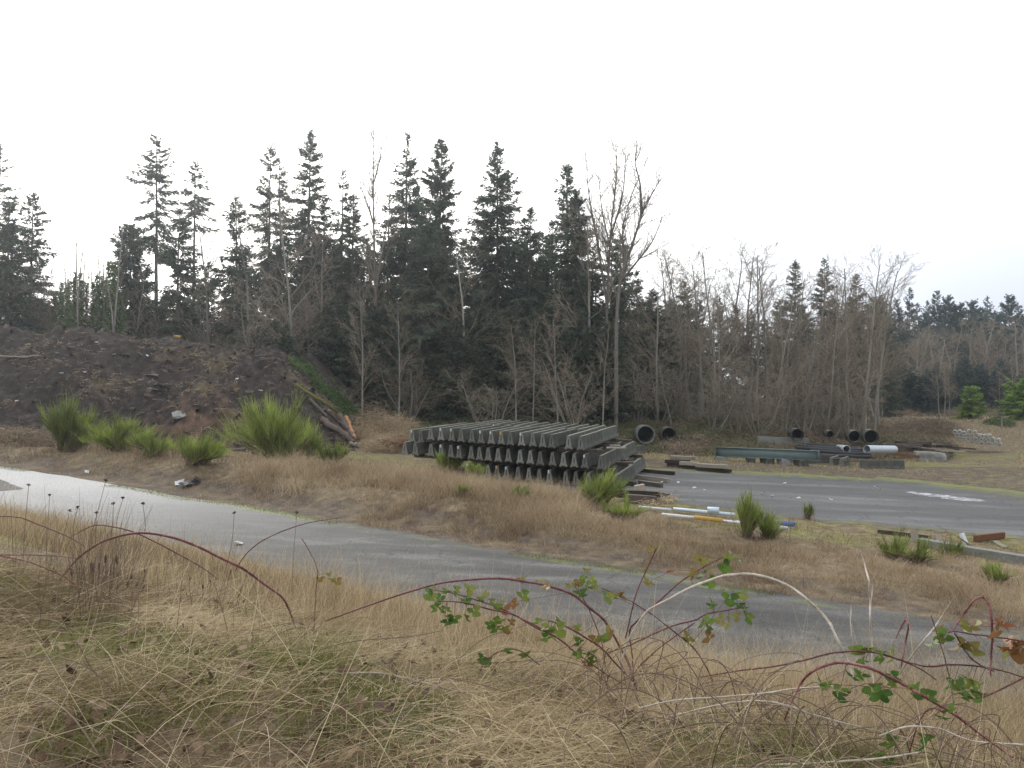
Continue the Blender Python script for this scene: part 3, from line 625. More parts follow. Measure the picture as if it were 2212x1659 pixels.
# ------------------------------------------------------------------ bare trees
def grow(rng, segs, p, d, L, r, lvl, P):
    """P: per-level dict list"""
    n = P['n'][lvl]; k = P['k'][lvl]; pts = [np.array(p, float)]; dirs = []
    dd = np.array(d, float)
    for i in range(k):
        dd = dd + rng.normal(0, P['wob'][lvl], 3) + np.array([0, 0, P['up'][lvl]]); dd /= np.linalg.norm(dd)
        pts.append(pts[-1] + dd * L / k); dirs.append(dd.copy())
    rr = [r * (1 - .8 * i / k) + P['rmin'] for i in range(k + 1)]
    for i in range(k): segs.append((pts[i], pts[i + 1], rr[i], rr[i + 1], lvl))
    if lvl + 1 >= len(P['n']): return
    lo = P['lo'][lvl]
    for j in range(n):
        f = lo + (1 - lo) * (j + rng.random()) / n; q = min(int(f * k), k - 1); g = f * k - q
        b = pts[q] * (1 - g) + pts[q + 1] * g; ax = dirs[q]
        rv = rng.normal(0, 1, 3); rv -= ax * rv.dot(ax); rv /= np.linalg.norm(rv)
        a = rad(rng.normal(P['ang'][lvl], 10)); nd = ax * math.cos(a) + rv * math.sin(a)
        cl = L * P['len'][lvl] * (1.15 - P['tapl'][lvl] * f) * rng.uniform(.6, 1.2)
        grow(rng, segs, b, nd, cl, max((r * (1 - .8 * f)) * P['rr'], P['rmin']), lvl + 1, P)
ALDER = dict(n=[22, 7, 5, 0], k=[10, 5, 3, 2], wob=[.03, .10, .14, .18], up=[.02, .06, .04, .02], lo=[.3, .2, .2, 0], ang=[48, 40, 42, 40], len=[.36, .42, .45, 0], tapl=[.75, .6, .5, 0], rr=.45, rmin=.008)
BUSHY = dict(n=[9, 7, 5, 0], k=[7, 5, 3, 2], wob=[.08, .14, .18, .2], up=[.03, .02, .0, -.02], lo=[.15, .2, .2, 0], ang=[38, 42, 45, 40], len=[.5, .48, .45, 0], tapl=[.5, .5, .5, 0], rr=.5, rmin=.008)
def bare(rng, h, prm, stems=1, lean=.05, r0=None):
    segs = []
    for q in range(stems):
        d = np.array([rng.normal(0, lean), rng.normal(0, lean), 1.]); d /= np.linalg.norm(d)
        grow(rng, segs, np.array([rng.normal(0, .15) * (stems > 1), rng.normal(0, .15) * (stems > 1), 0]), d, h * (1 if q == 0 else rng.uniform(.6, 1)), r0 or h * .009, 0, prm)
    return segs
def seg_meshes(segs, cut=1, t0=.35):
    tm, cm = MB(), MB()
    a = np.array([s[0] for s in segs]); b = np.array([s[1] for s in segs]); r = np.array([s[2] for s in segs]); q = np.array([s[3] for s in segs]); lv = np.array([s[4] for s in segs])
    k = lv < cut; tm.add3(prisms(a[k], b[k], r[k], q[k], .45, 6))
    k = lv >= cut; cm.add3(prisms(a[k], b[k], r[k], q[k], np.clip(t0 + .12 * lv[k] + np.random.default_rng(1).normal(0, .08, k.sum()), 0, 1), 3))
    return tm.mesh('trunk'), cm.mesh('crown')
MT['alder_bark'] = mat('alder_bark', [(.12, .11, .088), (.25, .235, .2), (.38, .365, .315)], .9, 2, .35, rand=.3)
TW = (MT['alder_bark'], MT['twig']); TP_ = (MT['twig_pale'], MT['twig_pale'])
BP = [seg_meshes(bare(np.random.default_rng(500 + k), 20, ALDER, 1, .08)) for k in range(5)] + [seg_meshes(bare(np.random.default_rng(520 + k), 12, BUSHY, 5, .28)) for k in range(4)]
bfirst = {}
def fill_bare(k, vx, vt, D, label, group, pale=False, name='bare_tree', wide=1.0, cat='bare tree', sink=.2, xy=None):
    H0 = 20 if k < 5 else 12
    x, y = xy if xy else spot(vx, D); h = at(vx, vt, D)[2] - float(terr(x, y)) + .2 if xy is None else vt
    s = h / H0; key = (k, pale, name)
    if key not in bfirst:
        ms = BP[k]
        if pale: ms = tuple(m.copy() for m in ms)
        bfirst[key] = put_tree(ms, TP_ if pale else TW, name, x, y, label, cat, group, sink, s, R.uniform(0, 6)); bfirst[key].scale = (s * wide, s * wide, s)
    else: dup(bfirst[key], (x, y, float(terr(x, y)) - sink), R.uniform(0, 6.28), (s * wide, s * wide, s), label, cat, group)
# alder wood on the right
ALD = 'leafless alder with a fine twiggy crown, one of the grove beyond the culverts'
tops = {1440: 575, 1465: 560, 1490: 555, 1520: 548, 1550: 545, 1575: 560, 1605: 542, 1635: 548, 1660: 575, 1690: 600, 1725: 610, 1755: 600, 1800: 590, 1830: 575, 1865: 572, 1890: 590, 1420: 600}
for vx, vt in tops.items():
    fill_bare(int(R.integers(5)), vx + R.uniform(-6, 6), vt + R.uniform(-6, 8), R.uniform(98, 112), ALD, 'bare alders of the right grove', wide=1.1)
for vx in np.arange(1350, 1910, 19):
    fill_bare(int(R.integers(5)), vx + R.uniform(-8, 8), R.uniform(610, 740), R.uniform(93, 116), 'slender leafless tree in the lower storey of the alder grove', 'lower bare trees of the right grove', wide=1.2)
for vx in np.arange(1380, 1890, 52):
    fill_bare(int(R.integers(5, 9)), vx + R.uniform(-10, 10), R.uniform(760, 830), R.uniform(89, 97), 'grey brown leafless shrub at the front of the alder grove', 'bare shrubs before the alders', name='bare_shrub', cat='shrub', wide=1.3)
# pale twiggy mass by the far field
for vx in np.arange(1830, 1930, 20):
    fill_bare(int(R.integers(5)), vx + R.uniform(-8, 8), R.uniform(600, 720), R.uniform(118, 128), 'pale leafless tree at the field end of the grove', 'pale bare trees by the field', pale=True, wide=1.2)
for vx in np.arange(1950, 2300, 15):
    fill_bare(int(R.integers(5)), vx + R.uniform(-8, 8), R.uniform(688, 740) + 8 * (vx < 2000), R.uniform(160, 180), 'leafless tree with a soft brown crown on the far side of the field', 'bare trees beyond the field', wide=1.5)
for vx, vt in ((2030, 770), (2052, 790), (2040, 785), (2195, 775), (2160, 800)):
    fill_bare(int(R.integers(5)), vx, vt, R.uniform(118, 126), 'small pale leafless tree standing in the tan field', 'small pale trees in the field', pale=True)
# front of the central wood
for vx in np.arange(700, 1350, 180):
    fill_bare(int(R.integers(5, 9)), vx + R.uniform(-10, 10), R.uniform(740, 840), R.uniform(84, 90), 'leafless grey shrub in front of the dark firs', 'bare shrubs before the firs', name='bare_shrub', cat='shrub', wide=1.4)
for vx, vt in ((785, 650), (862, 640), (1118, 700), (1152, 710), (1205, 680), (1300, 720)):
    fill_bare(int(R.integers(5)), vx, vt, R.uniform(82, 87), 'thin pale leafless tree standing out against the dark firs', 'pale thin trees before the firs', pale=True, wide=.9)
for vx, vt in ((455, 480), (545, 470), (640, 440), (690, 520), (780, 470), (1010, 520), (1285, 480)):
    fill_bare(int(R.integers(5)), vx, vt, R.uniform(92, 99), 'dark leafless trunk and branches reaching up between the firs', 'bare trees between the firs')
for vx in np.arange(-30, 330, 18):
    fill_bare(int(R.integers(9)), vx + R.uniform(-8, 8), R.uniform(600, 690), R.uniform(94, 106), 'brown leafless tree in the thicket behind the mound', 'bare trees behind the mound', wide=1.15)
for vx in np.arange(330, 720, 65):
    fill_bare(int(R.integers(9)), vx + R.uniform(-8, 8), R.uniform(620, 710), R.uniform(92, 98), 'leafless tree at the wood edge over the mound crest', 'bare trees over the mound crest', wide=1.1)
# ivy covered poles on the left
def ivy_pole(k, vx, vt, D):
    rng = np.random.default_rng(700 + k); h = height_for(vx, vt, D); x, y = spot(vx, D)
    prm = dict(ALDER); prm['n'] = [14, 3, 2, 0]; prm['lo'] = [.55, .2, .2, 0]; prm['len'] = [.16, .4, .4, 0]
    ms = seg_meshes(bare(rng, h, prm, 1, .03, h * .008))
    t = put_tree(ms, TW, 'ivy_clad_tree', x, y, 'bare trunk wrapped in green ivy, one of a row behind the mound', 'tree', 'ivy clad trunks')
    n = 2600; z = rng.random(n)**1.2 * h * .82; a = rng.uniform(0, 6.283, n); r = (.55 + .5 * vn(z * .6, a, k)) * (1 - .75 * z / h) * rng.uniform(.5, 1.2, n)
    P = np.stack([r * np.cos(a), r * np.sin(a), z], 1); d = unit(np.stack([np.cos(a), np.sin(a), rng.normal(-.6, .6, n)], 1))
    m = MB(); m.add3(kites(P, d, perp(d, unit(rng.normal(0, 1, (n, 3)))), rng.uniform(.18, .4, n), rng.uniform(.12, .28, n), np.clip(rng.normal(.45, .2, n), 0, 1))); m.build('ivy', MT['ivy'], t)
for k, (vx, vt) in enumerate(((138, 548), (152, 535), (166, 520), (178, 545), (205, 550), (212, 532), (237, 490), (233, 540), (122, 575), (255, 580))):
    ivy_pole(k, vx, vt, R.uniform(90, 97))
# the big forked bare tree and the thin forked one
def guided(name, stems, D, label, prm, r0, mats=(MT['bark'], MT['twig'])):
    base = stems[0][0][0]; x, y = spot(base[0], D); z0 = float(terr(x, y)); rng = np.random.default_rng(9); segs = []; main = None
    for vp, r, dy in stems:
        pts = np.array([at(px, py, D + dy * i / max(1, len(vp) - 1)) for i, (px, py) in enumerate(vp)]) - [x, y, z0]
        if vp[0] == base: pts[0, 2] = -.3
        elif main is not None: pts[0] = main[int(np.argmin(np.hypot(main[:, 0] - pts[0, 0], main[:, 2] - pts[0, 2])))]
        S = spline(pts, 4); main = S if main is None else main; rr = r * (1 - .88 * np.linspace(0, 1, len(S))) + .012
        for i in range(len(S) - 1): segs.append((S[i], S[i + 1], rr[i], rr[i + 1], 0))
        Lt = np.linalg.norm(S[-1] - S[0])
        for j in range(int(Lt * 1.9)):
            f = rng.uniform(.25, 1); q = min(int(f * (len(S) - 1)), len(S) - 2); ax = unit(S[q + 1] - S[q]); rv = rng.normal(0, 1, 3); rv -= ax * rv.dot(ax); rv /= np.linalg.norm(rv)
            a = rad(rng.normal(30, 8)); grow(rng, segs, S[q], ax * math.cos(a) + rv * math.sin(a), rng.uniform(1.8, 5.0) * (1.2 - .6 * f), rr[q] * .4, 1, prm)
    tm, cm = seg_meshes(segs)
    t = thing(name, label, 'bare tree', (x, y, z0)); link('trunk', tm, mats[0], t); link('crown', cm, mats[1], t)
GP = dict(ALDER); GP['n'] = [0, 5, 3, 0]
ms = [([(1318, 860), (1325, 720), (1338, 640), (1345, 570), (1375, 510), (1392, 470), (1400, 420), (1425, 370)], .42, 3), ]
stems = [([(1330, 870), (1332, 700), (1340, 610), (1352, 570), (1375, 500), (1388, 460), (1405, 425), (1428, 385)], .25, 3),
         ([(1388, 460), (1383, 400), (1372, 350), (1378, 310)], .14, 2), ([(1352, 570), (1345, 500), (1365, 420), (1400, 340)], .13, 4),
         ([(1340, 610), (1380, 560), (1410, 520), (1430, 470)], .13, -3), ([(1335, 640), (1300, 560), (1290, 500)], .1, 3)]
guided('forked_bare_tree', stems, 90, 'big leafless tree with a curved forked trunk right of the firs', GP, .4)
stems = [([(1308, 870), (1310, 700), (1316, 560), (1322, 470), (1332, 380), (1330, 312)], .2, 2), ([(1312, 640), (1290, 520), (1272, 420), (1265, 328)], .16, 3), ([(1320, 500), (1345, 420), (1352, 330)], .13, -2), ([(1318, 540), (1300, 450), (1292, 370)], .1, 2)]
guided('forked_bare_tree', stems, 94, 'tall straight leafless tree with fan shaped limbs beside the curved forked one', GP, .34)
stems = [([(815, 870), (812, 700), (808, 520), (806, 400), (807, 268)], .2, 1), ([(807, 480), (790, 430), (770, 390)], .1, 2), ([(806, 400), (820, 345), (828, 300)], .08, 2)]
guided('bare_tree', stems, 96, 'thin leafless tree with a high fork, tallest bare top left of the open fir', GP, .3)

# ------------------------------------------------------------------ brush and thickets (stuff)
def thickets(name, cs, mt, per, label, leafy=.4, twl=(.5, 1.5), leaf=(.12, .3), tr=(0, 1), spread=1.0):
    """cs: array of (x, y, r, h); arching twigs and leaves over low domes"""
    cs = np.asarray(cs, float); m = MB(); w = cs[:, 2]**1.3; n = int(per * len(cs)); idx = R.choice(len(cs), n, p=w / w.sum())
    a = R.uniform(0, 6.283, n); q = np.sqrt(R.random(n)); c = cs[idx]
    x = c[:, 0] + np.cos(a) * q * c[:, 2]; y = c[:, 1] + np.sin(a) * q * c[:, 2]; top = c[:, 3] * np.sqrt(np.clip(1 - q * q, .05, 1)) * R.uniform(.6, 1.1, n)
    zz = terr(x, y) if name != 'ivy' else mz(x, y)
    P = np.stack([x, y, zz + top * R.random(n)**.6 * .85], 1); lf = R.random(n) < leafy; tint = np.clip(tr[0] + (tr[1] - tr[0]) * (vn(x * .35, y * .35, 31) * .6 + R.random(n) * .4), 0, 1)
    k = ~lf; nn = k.sum(); d = unit(R.normal(0, 1, (nn, 3)) * [1, 1, .5] + [0, 0, .55])
    m.add3(ribbons(P[k], d, R.uniform(*twl, nn), R.uniform(.022, .055, nn), np.stack([R.normal(0, .25, nn), R.normal(0, .25, nn), -R.uniform(.1, .6, nn)], 1), perp(d, unit(R.normal(0, 1, d.shape))), tint[k], 3))
    k = lf; nn = k.sum(); d = unit(R.normal(0, 1, (nn, 3)) + [0, -.2, 0])
    m.add3(kites(P[k], d, perp(d, unit(R.normal(0, 1, d.shape))), R.uniform(*leaf, nn), R.uniform(*leaf, nn) * .7, np.clip(tint[k] - .25, 0, 1)))
    o = m.build(name, MT[mt]); return tag(o, label, kind='stuff')
cs = [(*spot(v, D), 1.0, h) for v, D, h in ((1708, 84, 1.1), (1726, 83.5, .8), (1733, 84.2, 1.2), (1845, 84, .8), (1880, 84, .8), (1442, 82.5, .8), (1390, 80.5, .5), (1780, 86.5, .9), (1800, 86.5, .8), (1830, 85.5, .8), (1856, 85.3, .7), (1866, 84.6, .7), (1893, 84.6, .8), (1455, 83.5, .9), (1425, 83, .7), (1372, 81.5, .6))]
for k in range(150):
    vx = R.uniform(1290, 2075); D = R.uniform(80, 97); 
    if vx > 2020 and D < 98: continue
    x, y = spot(vx, D); cs.append((x, y, R.uniform(1.2, 2.8), R.uniform(.8, 2.0) * (1 if D > 84 else .6)))
thickets('undergrowth', cs, 'brush', 900, 'tangled brown and green brush along the bank behind the yard', .35, (.4, 1.2), (.14, .3), (0, 1))
cs = []
for k in range(90):
    vx = R.uniform(660, 1340); D = R.uniform(74, 88); x, y = spot(vx, D)
    if vx < 840 and D < 76: continue
    cs.append((x, y, R.uniform(1.2, 2.8), R.uniform(1.2, 3.2)))
thickets('undergrowth', cs, 'brush', 500, 'dark brush at the foot of the fir wood', .4, (.6, 1.6), (.1, .25), (-.05, .7))
cs = [(*spot(vx, D), r, h) for vx, D, r, h in ((835, 66, 1.8, 1.7), (855, 68, 1.6, 2.2), (870, 70, 1.5, 2.0), (825, 69, 2.0, 1.8), (800, 72, 2, 2.4), (780, 75, 2.4, 2.8), (850, 76, 2.4, 4.2), (875, 77, 2.2, 3.6), (820, 78, 2.6, 4.6), (795, 80, 2.6, 5.0))]
thickets('dry_bramble_thicket', cs, 'redstraw', 1500, 'pale straw coloured thicket left of the barrier stack', .15, (.4, 1.1), (.08, .2), (.2, 1))
cs = [(*spot(R.uniform(-60, 110), R.uniform(50, 58)), R.uniform(.8, 1.8), R.uniform(.6, 1.5)) for k in range(20)]
thickets('undergrowth', cs, 'brush', 420, 'russet brambles at the left foot of the mound', .4, (.3, .9), (.06, .16), (.25, 1))
cs = [(*spot(R.uniform(1560, 2060), R.uniform(98, 112)), R.uniform(1.5, 3.5), R.uniform(1, 2.4)) for k in range(70)]
thickets('undergrowth', cs, 'brush', 500, 'dull brush below the alder trunks', .25, (.6, 1.6), (.1, .25), (.1, 1))
cs = []
for k in range(60):
    f = R.random(); vx = 620 + f * 190; p = mhit(vx, 775 + f * 165 + R.uniform(-14, 12)); cs.append((p[0] + .8, p[1] + R.uniform(0, 3), R.uniform(.8, 1.6), R.uniform(.25, .6)))
thickets('ivy', cs, 'ivy', 300, 'green ivy and weeds down the right side of the mound', .9, (.3, .7), (.12, .28), (.2, .9))
cs = [(*spot(R.uniform(1940, 2300), R.uniform(140, 160)), R.uniform(2, 4), R.uniform(1, 2.5)) for k in range(50)]
thickets('undergrowth', cs, 'brush', 130, 'russet brush on the far side of the tan field', .2, (.8, 2), (.15, .4), (.4, .9))

# ------------------------------------------------------------------ young green conifers / shrubs at the far right
rng = np.random.default_rng(5); yg = mat('young_green', [(.11, .19, .03), (.22, .34, .06), (.34, .45, .12)], .7, .5, .15, transl=.25)
ms = conifer(rng, 5.4, 1.5, .02, 3.0, .3, .02, .01, .4, spray=.8); x, y = spot(2096, 125)
put_tree(ms, (MT['bark'], yg), 'young_conifer', x, y, 'small bright green young conifer standing alone in the tan field', 'young conifer')
ms = conifer(rng, 5.6, 2.6, .02, 2.4, .3, .02, .01, .35, spray=.8); x, y = spot(2208, 118)
put_tree(ms, (MT['bark'], yg), 'young_conifer', x, y, 'broad olive green young conifer cut by the right edge of the view', 'young conifer')
thickets('shrub', [(*spot(2158, 114), 2.0, 1.8)], 'ivy', 1500, None, .6, (.3, .9), (.1, .25), (0, .6)); o = bpy.context.scene.objects['shrub']; del o['kind']; tag(o, 'dark olive shrub beside the young conifer at the right edge', 'shrub')
for vx, lab in ((1944, 'thin wooden post in the tan grass just above the pipe stack'), (2018, 'second thin wooden post above the pipe stack'), (2164, 'grey post standing in the tan field below the young conifer')):
    p = hit(vx, 925); o = link('fence_post', box_mesh('fence_post', .14, .14, 1.5, .01), MT['wood']); o.location = p - np.array([0, 0, .1]); tag(o, lab, 'fence post')

# ------------------------------------------------------------------ jersey barriers
BL, BH = 6.1, .78
def barrier_mesh(name, L):
    prof = [(-.235, 0), (-.235, .08), (-.16, .27), (-.085, BH), (.085, BH), (.16, .27), (.235, .08), (.235, 0), (.13, 0), (.1, .05), (-.1, .05), (-.13, 0)]
    bm = bmesh.new(); ysx = [0, .03, .9, 1.0, L * .35, L * .5, L * .65, L - 1.0, L - .9, L - .03, L]
    rings = []
    for k, yy in enumerate(ysx):
        sh = .97 if k in (0, len(ysx) - 1) else 1.0
        rings.append([bm.verts.new((px * sh, yy, pz * (sh if pz > .2 else 1) + (0 if pz > 0 else 0))) for px, pz in prof])
    n = len(prof)
    for a, b in zip(rings, rings[1:]):
        for i in range(n): bm.faces.new((a[i], a[(i + 1) % n], b[(i + 1) % n], b[i]))
    bm.faces.new(rings[0][::-1]); bm.faces.new(rings[-1])
    # recessed slot in both ends
    bm.normal_update(); me = bpy.data.meshes.new(name); bm.to_mesh(me); bm.free(); return me
def slot_mesh(): # the dark steel loop slot in the end of a barrier
    me = box_mesh('slot', .05, .012, .34, .004); return me
bar_me = barrier_mesh('barrier', BL); slot_me = slot_mesh(); refl_me = box_mesh('reflector', .085, .03, .16, .005)
B0 = None
def barrier(x, y, z, rz, label, group, refl=0, scale=1, mt='concrete'):
    o = bpy.data.objects.new('concrete_barrier', bar_me); C.objects.link(o)
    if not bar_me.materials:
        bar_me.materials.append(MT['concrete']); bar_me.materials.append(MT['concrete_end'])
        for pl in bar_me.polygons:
            if len(pl.vertices) > 4: pl.material_index = 1  # end faces get the paler colour that holds their sky light
    o.location = (x, y, z); o.rotation_euler = (.022 if group == 'stacked concrete barriers' else 0, 0, rz); o.scale = (1, scale, 1); tag(o, label, 'concrete barrier', group)
    s = link('slot', slot_me, MT['black'], o); s.location = (0, -.003, .22)
    if refl:
        r = link('reflector', refl_me, MT['white'] if refl == 1 else MT['orange'], o); r.location = (-.06 + .03 * R.random(), -.004, .6)
        if refl == 2:
            r.data = refl_me.copy(); r.data.materials.clear(); r.data.materials.append(MT['orange'])
            tag(r, 'orange reflector square')
    return o
RZ = -math.atan2(.30, .954); AX = np.array([.30, .954])
def zx_world(zx):   # stack front line, from the crop's x to a ground point
    D = 49 - (zx - 400) / 1110 * 4; px = 1500 + zx * .5425; u = (px - 2048) / 3154; return np.array([u * D, D])
PITCHZ = 1.03
def lay(zxs, layer, row, rl, base_label, refl=(), dz=0, back=0):
    for k, zx in enumerate(zxs):
        p = zx_world(zx) + AX * (back + R.uniform(-.12, .12)); z = -.042 * p[0] + .06 + (2 - layer) * PITCHZ + dz + .022 * back + R.uniform(-.01, .01)
        lab = base_label.format(ORD[k])
        barrier(p[0], p[1], z, RZ + R.normal(0, .014), lab, 'stacked concrete barriers', 1 if k in refl else (2 if -k in refl and k else 0))
T1 = [410, 482, 562, 636, 712, 786, 860, 926, 1000, 1076, 1160, 1236, 1300, 1425, 1518]
lay(T1, 0, 0, 0, '{} barrier from the left, front row, top layer of the barrier stack', {1, 2, 5, 6, -7, 9})
lay([455 + 86 * k for k in range(13)], 0, 1, 0, '{} barrier from the left, rear row, top layer of the barrier stack', {1, 2, 7, 8}, 0.02, BL + .35)
lay([222, 290], 0, 0, 0, '{} of two lower barriers at the left end of the stack top', {0}, -.3, 1.0)
T2 = [222, 296, 412, 486, 562, 624, 704, 770, 834, 908, 980, 1068, 1144, 1220, 1304, 1390, 1466, 1546, 1664]
lay(T2, 1, 0, 0, '{} barrier from the left, front row, middle layer of the stack', {3, 5, 17})
lay([1390, 1480, 1570, 1660], 1, 1, 0, '{} barrier from the left, rear row, middle layer of the barrier stack', {}, 0, BL + .35)
T3 = [682, 762, 828, 898, 968, 1052, 1130, 1206, 1286, 1404, 1478, 1574, 1662, 1770]
lay(T3, 2, 0, 0, '{} barrier from the left, front row, bottom layer of the barrier stack', {0, -3, 4, 8})
lay([1560, 1650, 1740], 2, 1, 0, '{} barrier from the left, rear row, bottom layer of the barrier stack', {}, 0, BL + .35)
for vx, vy, lab in ((1332, 985, 'loose dark barrier on the ground just right of the barrier stack'), (1352, 983, 'mossy loose barrier on the ground, farther right of the barrier stack')):
    p = hit(vx, vy); barrier(p[0], p[1], p[2] - .02, RZ - .22, lab, 'loose barriers', 0, .8)
# timber dunnage between the layers
tim_me = box_mesh('timber_beam', 1, .2, .23, .012)
def timber(p0, p1, z, label, mt='timber', w=.2, h=.23, cat='timber beam', group=None, name='timber_beam', zz=None):
    L = math.hypot(p1[0] - p0[0], p1[1] - p0[1]); me = box_mesh(name, L, w, h, .012, .006, 3)
    o = link(name, me, MT[mt]); o.location = ((p0[0] + p1[0]) / 2, (p0[1] + p1[1]) / 2, z); sl = 0 if zz is None else -math.atan2(zz, L)
    o.rotation_euler = (0, sl, math.atan2(p1[1] - p0[1], p1[0] - p0[0])); return tag(o, label, cat, group)
for layer, (a, b) in enumerate(((235, 1660), (235, 1760), (660, 1900))):
    for row, back in enumerate((1.2, BL - .8, BL + 1.2, 2 * BL - .6)):
        cuts = np.linspace(a, b, 5)
        if row >= 2: cuts = np.linspace(450 if layer == 0 else 1300, b, 4)
        for k in range(len(cuts) - 1):
            p0, p1 = zx_world(cuts[k]) + AX * back, zx_world(cuts[k + 1] - 8) + AX * back
            z0 = -.042 * p0[0]; z1 = -.042 * p1[0]; zb = .06 + (2 - layer) * PITCHZ - .246 + .022 * back
            if layer == 2: continue
            timber(p0, p1, (z0 + z1) / 2 + zb, 'timber spacer under the %s layer of barriers, %s from the left, %s line' % (('top', 'middle', 'bottom')[layer], ORD[k], ORD[row]), group='timber spacers in the barrier stack', zz=z1 - z0)
# pale planks sticking out at the right end of the stack
for k, (vx0, vy0, vx1, vy1, D, lab, mt) in enumerate(((1318, 962, 1340, 966, 47, 'pale plank end sticking out right of the top layer of barriers', 'wood'), (1310, 970, 1352, 968, 46.5, 'longer pale board lying across the middle layer right of the barriers', 'wood'), (1335, 998, 1368, 1003, 46, 'dark plank end under the middle layer of barriers at the right', 'timber'))):
    a, b = at(vx0, vy0, D), at(vx1, vy1, D); timber(a, b, (a[2] + b[2]) / 2, lab, mt, .18, .1, 'plank', name='plank')
# weeds on a concrete strip in front of the stack
a, b = zx_world(770) - AX * 3.2, zx_world(1450) - AX * 2.6
timber(a, b, -.042 * (a[0] + b[0]) / 2 + .0, 'long pale concrete strip in the grass in front of the barrier stack', 'conc_pale', .25, .2, 'concrete curb', name='concrete_curb', zz=-.042 * (b[0] - a[0]))

# ------------------------------------------------------------------ timbers on the yard
def beamV(v0, v1, label, mt='timber', w=.28, h=.26, lift=0.02, name='timber_beam', cat='timber beam', group=None):
    a, b = hit(*v0), hit(*v1); return timber(a, b, (a[2] + b[2]) / 2 + lift, label, mt, w, h, cat, group, name, zz=b[2] - a[2])
beamV((1368, 1019), (1457, 1027), 'long dark beam on the asphalt, farthest of the four beside the barrier stack')
beamV((1368, 1033), (1443, 1043), 'dark beam with a pale worn top, second farthest beside the stack', 'wood')
beamV((1381, 1048), (1430, 1054), 'shorter dark beam on the asphalt, third beside the stack')
beamV((1352, 1048), (1371, 1051), 'stub of dark beam close to the corner of the barrier stack')
def vbeam(v0, v1, D, label, mt, w, h, name='timber_beam', cat='timber beam', group=None):
    a, b = at(*v0, D), at(*v1, D); return timber(a, b, (a[2] + b[2]) / 2, label, mt, w, h, cat, group, name, zz=b[2] - a[2])
p = hit(1385, 1086); D0 = p[1]
vbeam((1330, 1074), (1424, 1079), D0 + .4, 'thick brown timber at the bottom of the small pile by the broom', 'timber', .4, .4)
vbeam((1352, 1085), (1417, 1090), D0 - .5, 'short round cut log end lying in front of the small timber pile', 'log', .36, .4)
vbeam((1385, 1073), (1446, 1077), D0 + 1.6, 'timber sticking out right from the small pile with a mossy top', 'timber', .3, .28)
vbeam((1330, 1068), (1405, 1069), D0 + 1.2, 'thin pale plank on the small timber pile', 'wood', .2, .1, 'plank', 'plank')
vbeam((1373, 1062), (1394, 1058), D0 + .6, 'short square block sitting on top of the small timber pile', 'wood', .32, .3, 'timber_block', 'timber block')
# two stacks of old planks beyond the asphalt
def plank_stack(v0, v1, n, labs, wid):
    a, b = hit(*v0), hit(*v1)
    for k in range(n):
        for j in range(wid):
            dx = R.uniform(-.25, .25); off = np.array([.1, .42, 0]) * j
            timber(a + off + [dx, 0, 0], b + off + [dx + R.uniform(-.4, .3), R.uniform(-.1, .1), 0], (a[2] + b[2]) / 2 + .3 * k + .02, labs % ORD[k * wid + j], 'timber' if k < n - 1 else 'wood', .4, .27, 'timber', 'stacked old timbers', 'old_timber')
plank_stack((1443, 1008), (1490, 1012), 3, 'dark timber in the square stack beyond the asphalt, %s from the ground', 2)
plank_stack((1474, 1012), (1523, 1016), 2, 'low timber between the two dark stacks beyond the asphalt, %s piece', 1)
plank_stack((1505, 1017), (1570, 1023), 2, 'dark timber in the longer low stack beyond the asphalt, %s from the ground', 2)

# ------------------------------------------------------------------ steel girder on supports
def girder_mesh(L):
    bm_ = MB()
    def bx(x0, x1, y0, y1, z0, z1):
        V = [[x, y, z] for z in (z0, z1) for y in (y0, y1) for x in (x0, x1)]
        bm_.add(V, [[0, 2, 3, 1], [4, 5, 7, 6], [0, 1, 5, 4], [2, 6, 7, 3], [0, 4, 6, 2], [1, 3, 7, 5]])
    bx(-L / 2, L / 2, -.012, .012, .03, .82); bx(-L / 2, L / 2, -.26, .26, 0, .03); bx(-L / 2, L / 2, -.26, .26, .82, .85)
    for x in np.linspace(-L / 2 + .06, L / 2 - .06, 2): bx(x - .01, x + .01, -.24, -.0122, .032, .818); bx(x - .01, x + .01, .0122, .24, .032, .818)
    return bm_.mesh('steel_girder')
a, b = at(1546, 979, 74), at(1770, 988.5, 69.5); L = np.linalg.norm(b - a)
o = link('steel_girder', girder_mesh(L), MT['girder']); mid = (a + b) / 2; o.location = mid + [0, 0, -.25]; o.rotation_euler = (0, -math.asin((b[2] - a[2]) / L), math.atan2(b[1] - a[1], b[0] - a[0]))
tag(o, 'long grey green steel girder resting on concrete blocks beyond the yard', 'steel girder')
GA, GB = a.copy(), b.copy()
for k, (f, lab) in enumerate(((.06, 'pale rounded concrete block under the left end of the girder'), (.36, 'squat concrete block under the girder left of its middle'), (.52, 'concrete block under the middle of the girder'), (.68, 'concrete block under the girder right of its middle'), (.84, 'concrete block under the girder near its right end'))):
    p = GA + (GB - GA) * f; g = float(terr(p[0], p[1])); h = p[2] - .25 - g + .05
    o = link('concrete_block', box_mesh('concrete_block', R.uniform(.7, 1.0), 1.3, h, .05, .02), MT['conc_pale'] if k in (0, 3) else MT['concrete']); o.location = (p[0], p[1] + .3, g - .05); o.rotation_euler = (0, 0, R.uniform(-.3, .3)); tag(o, lab, 'concrete block')
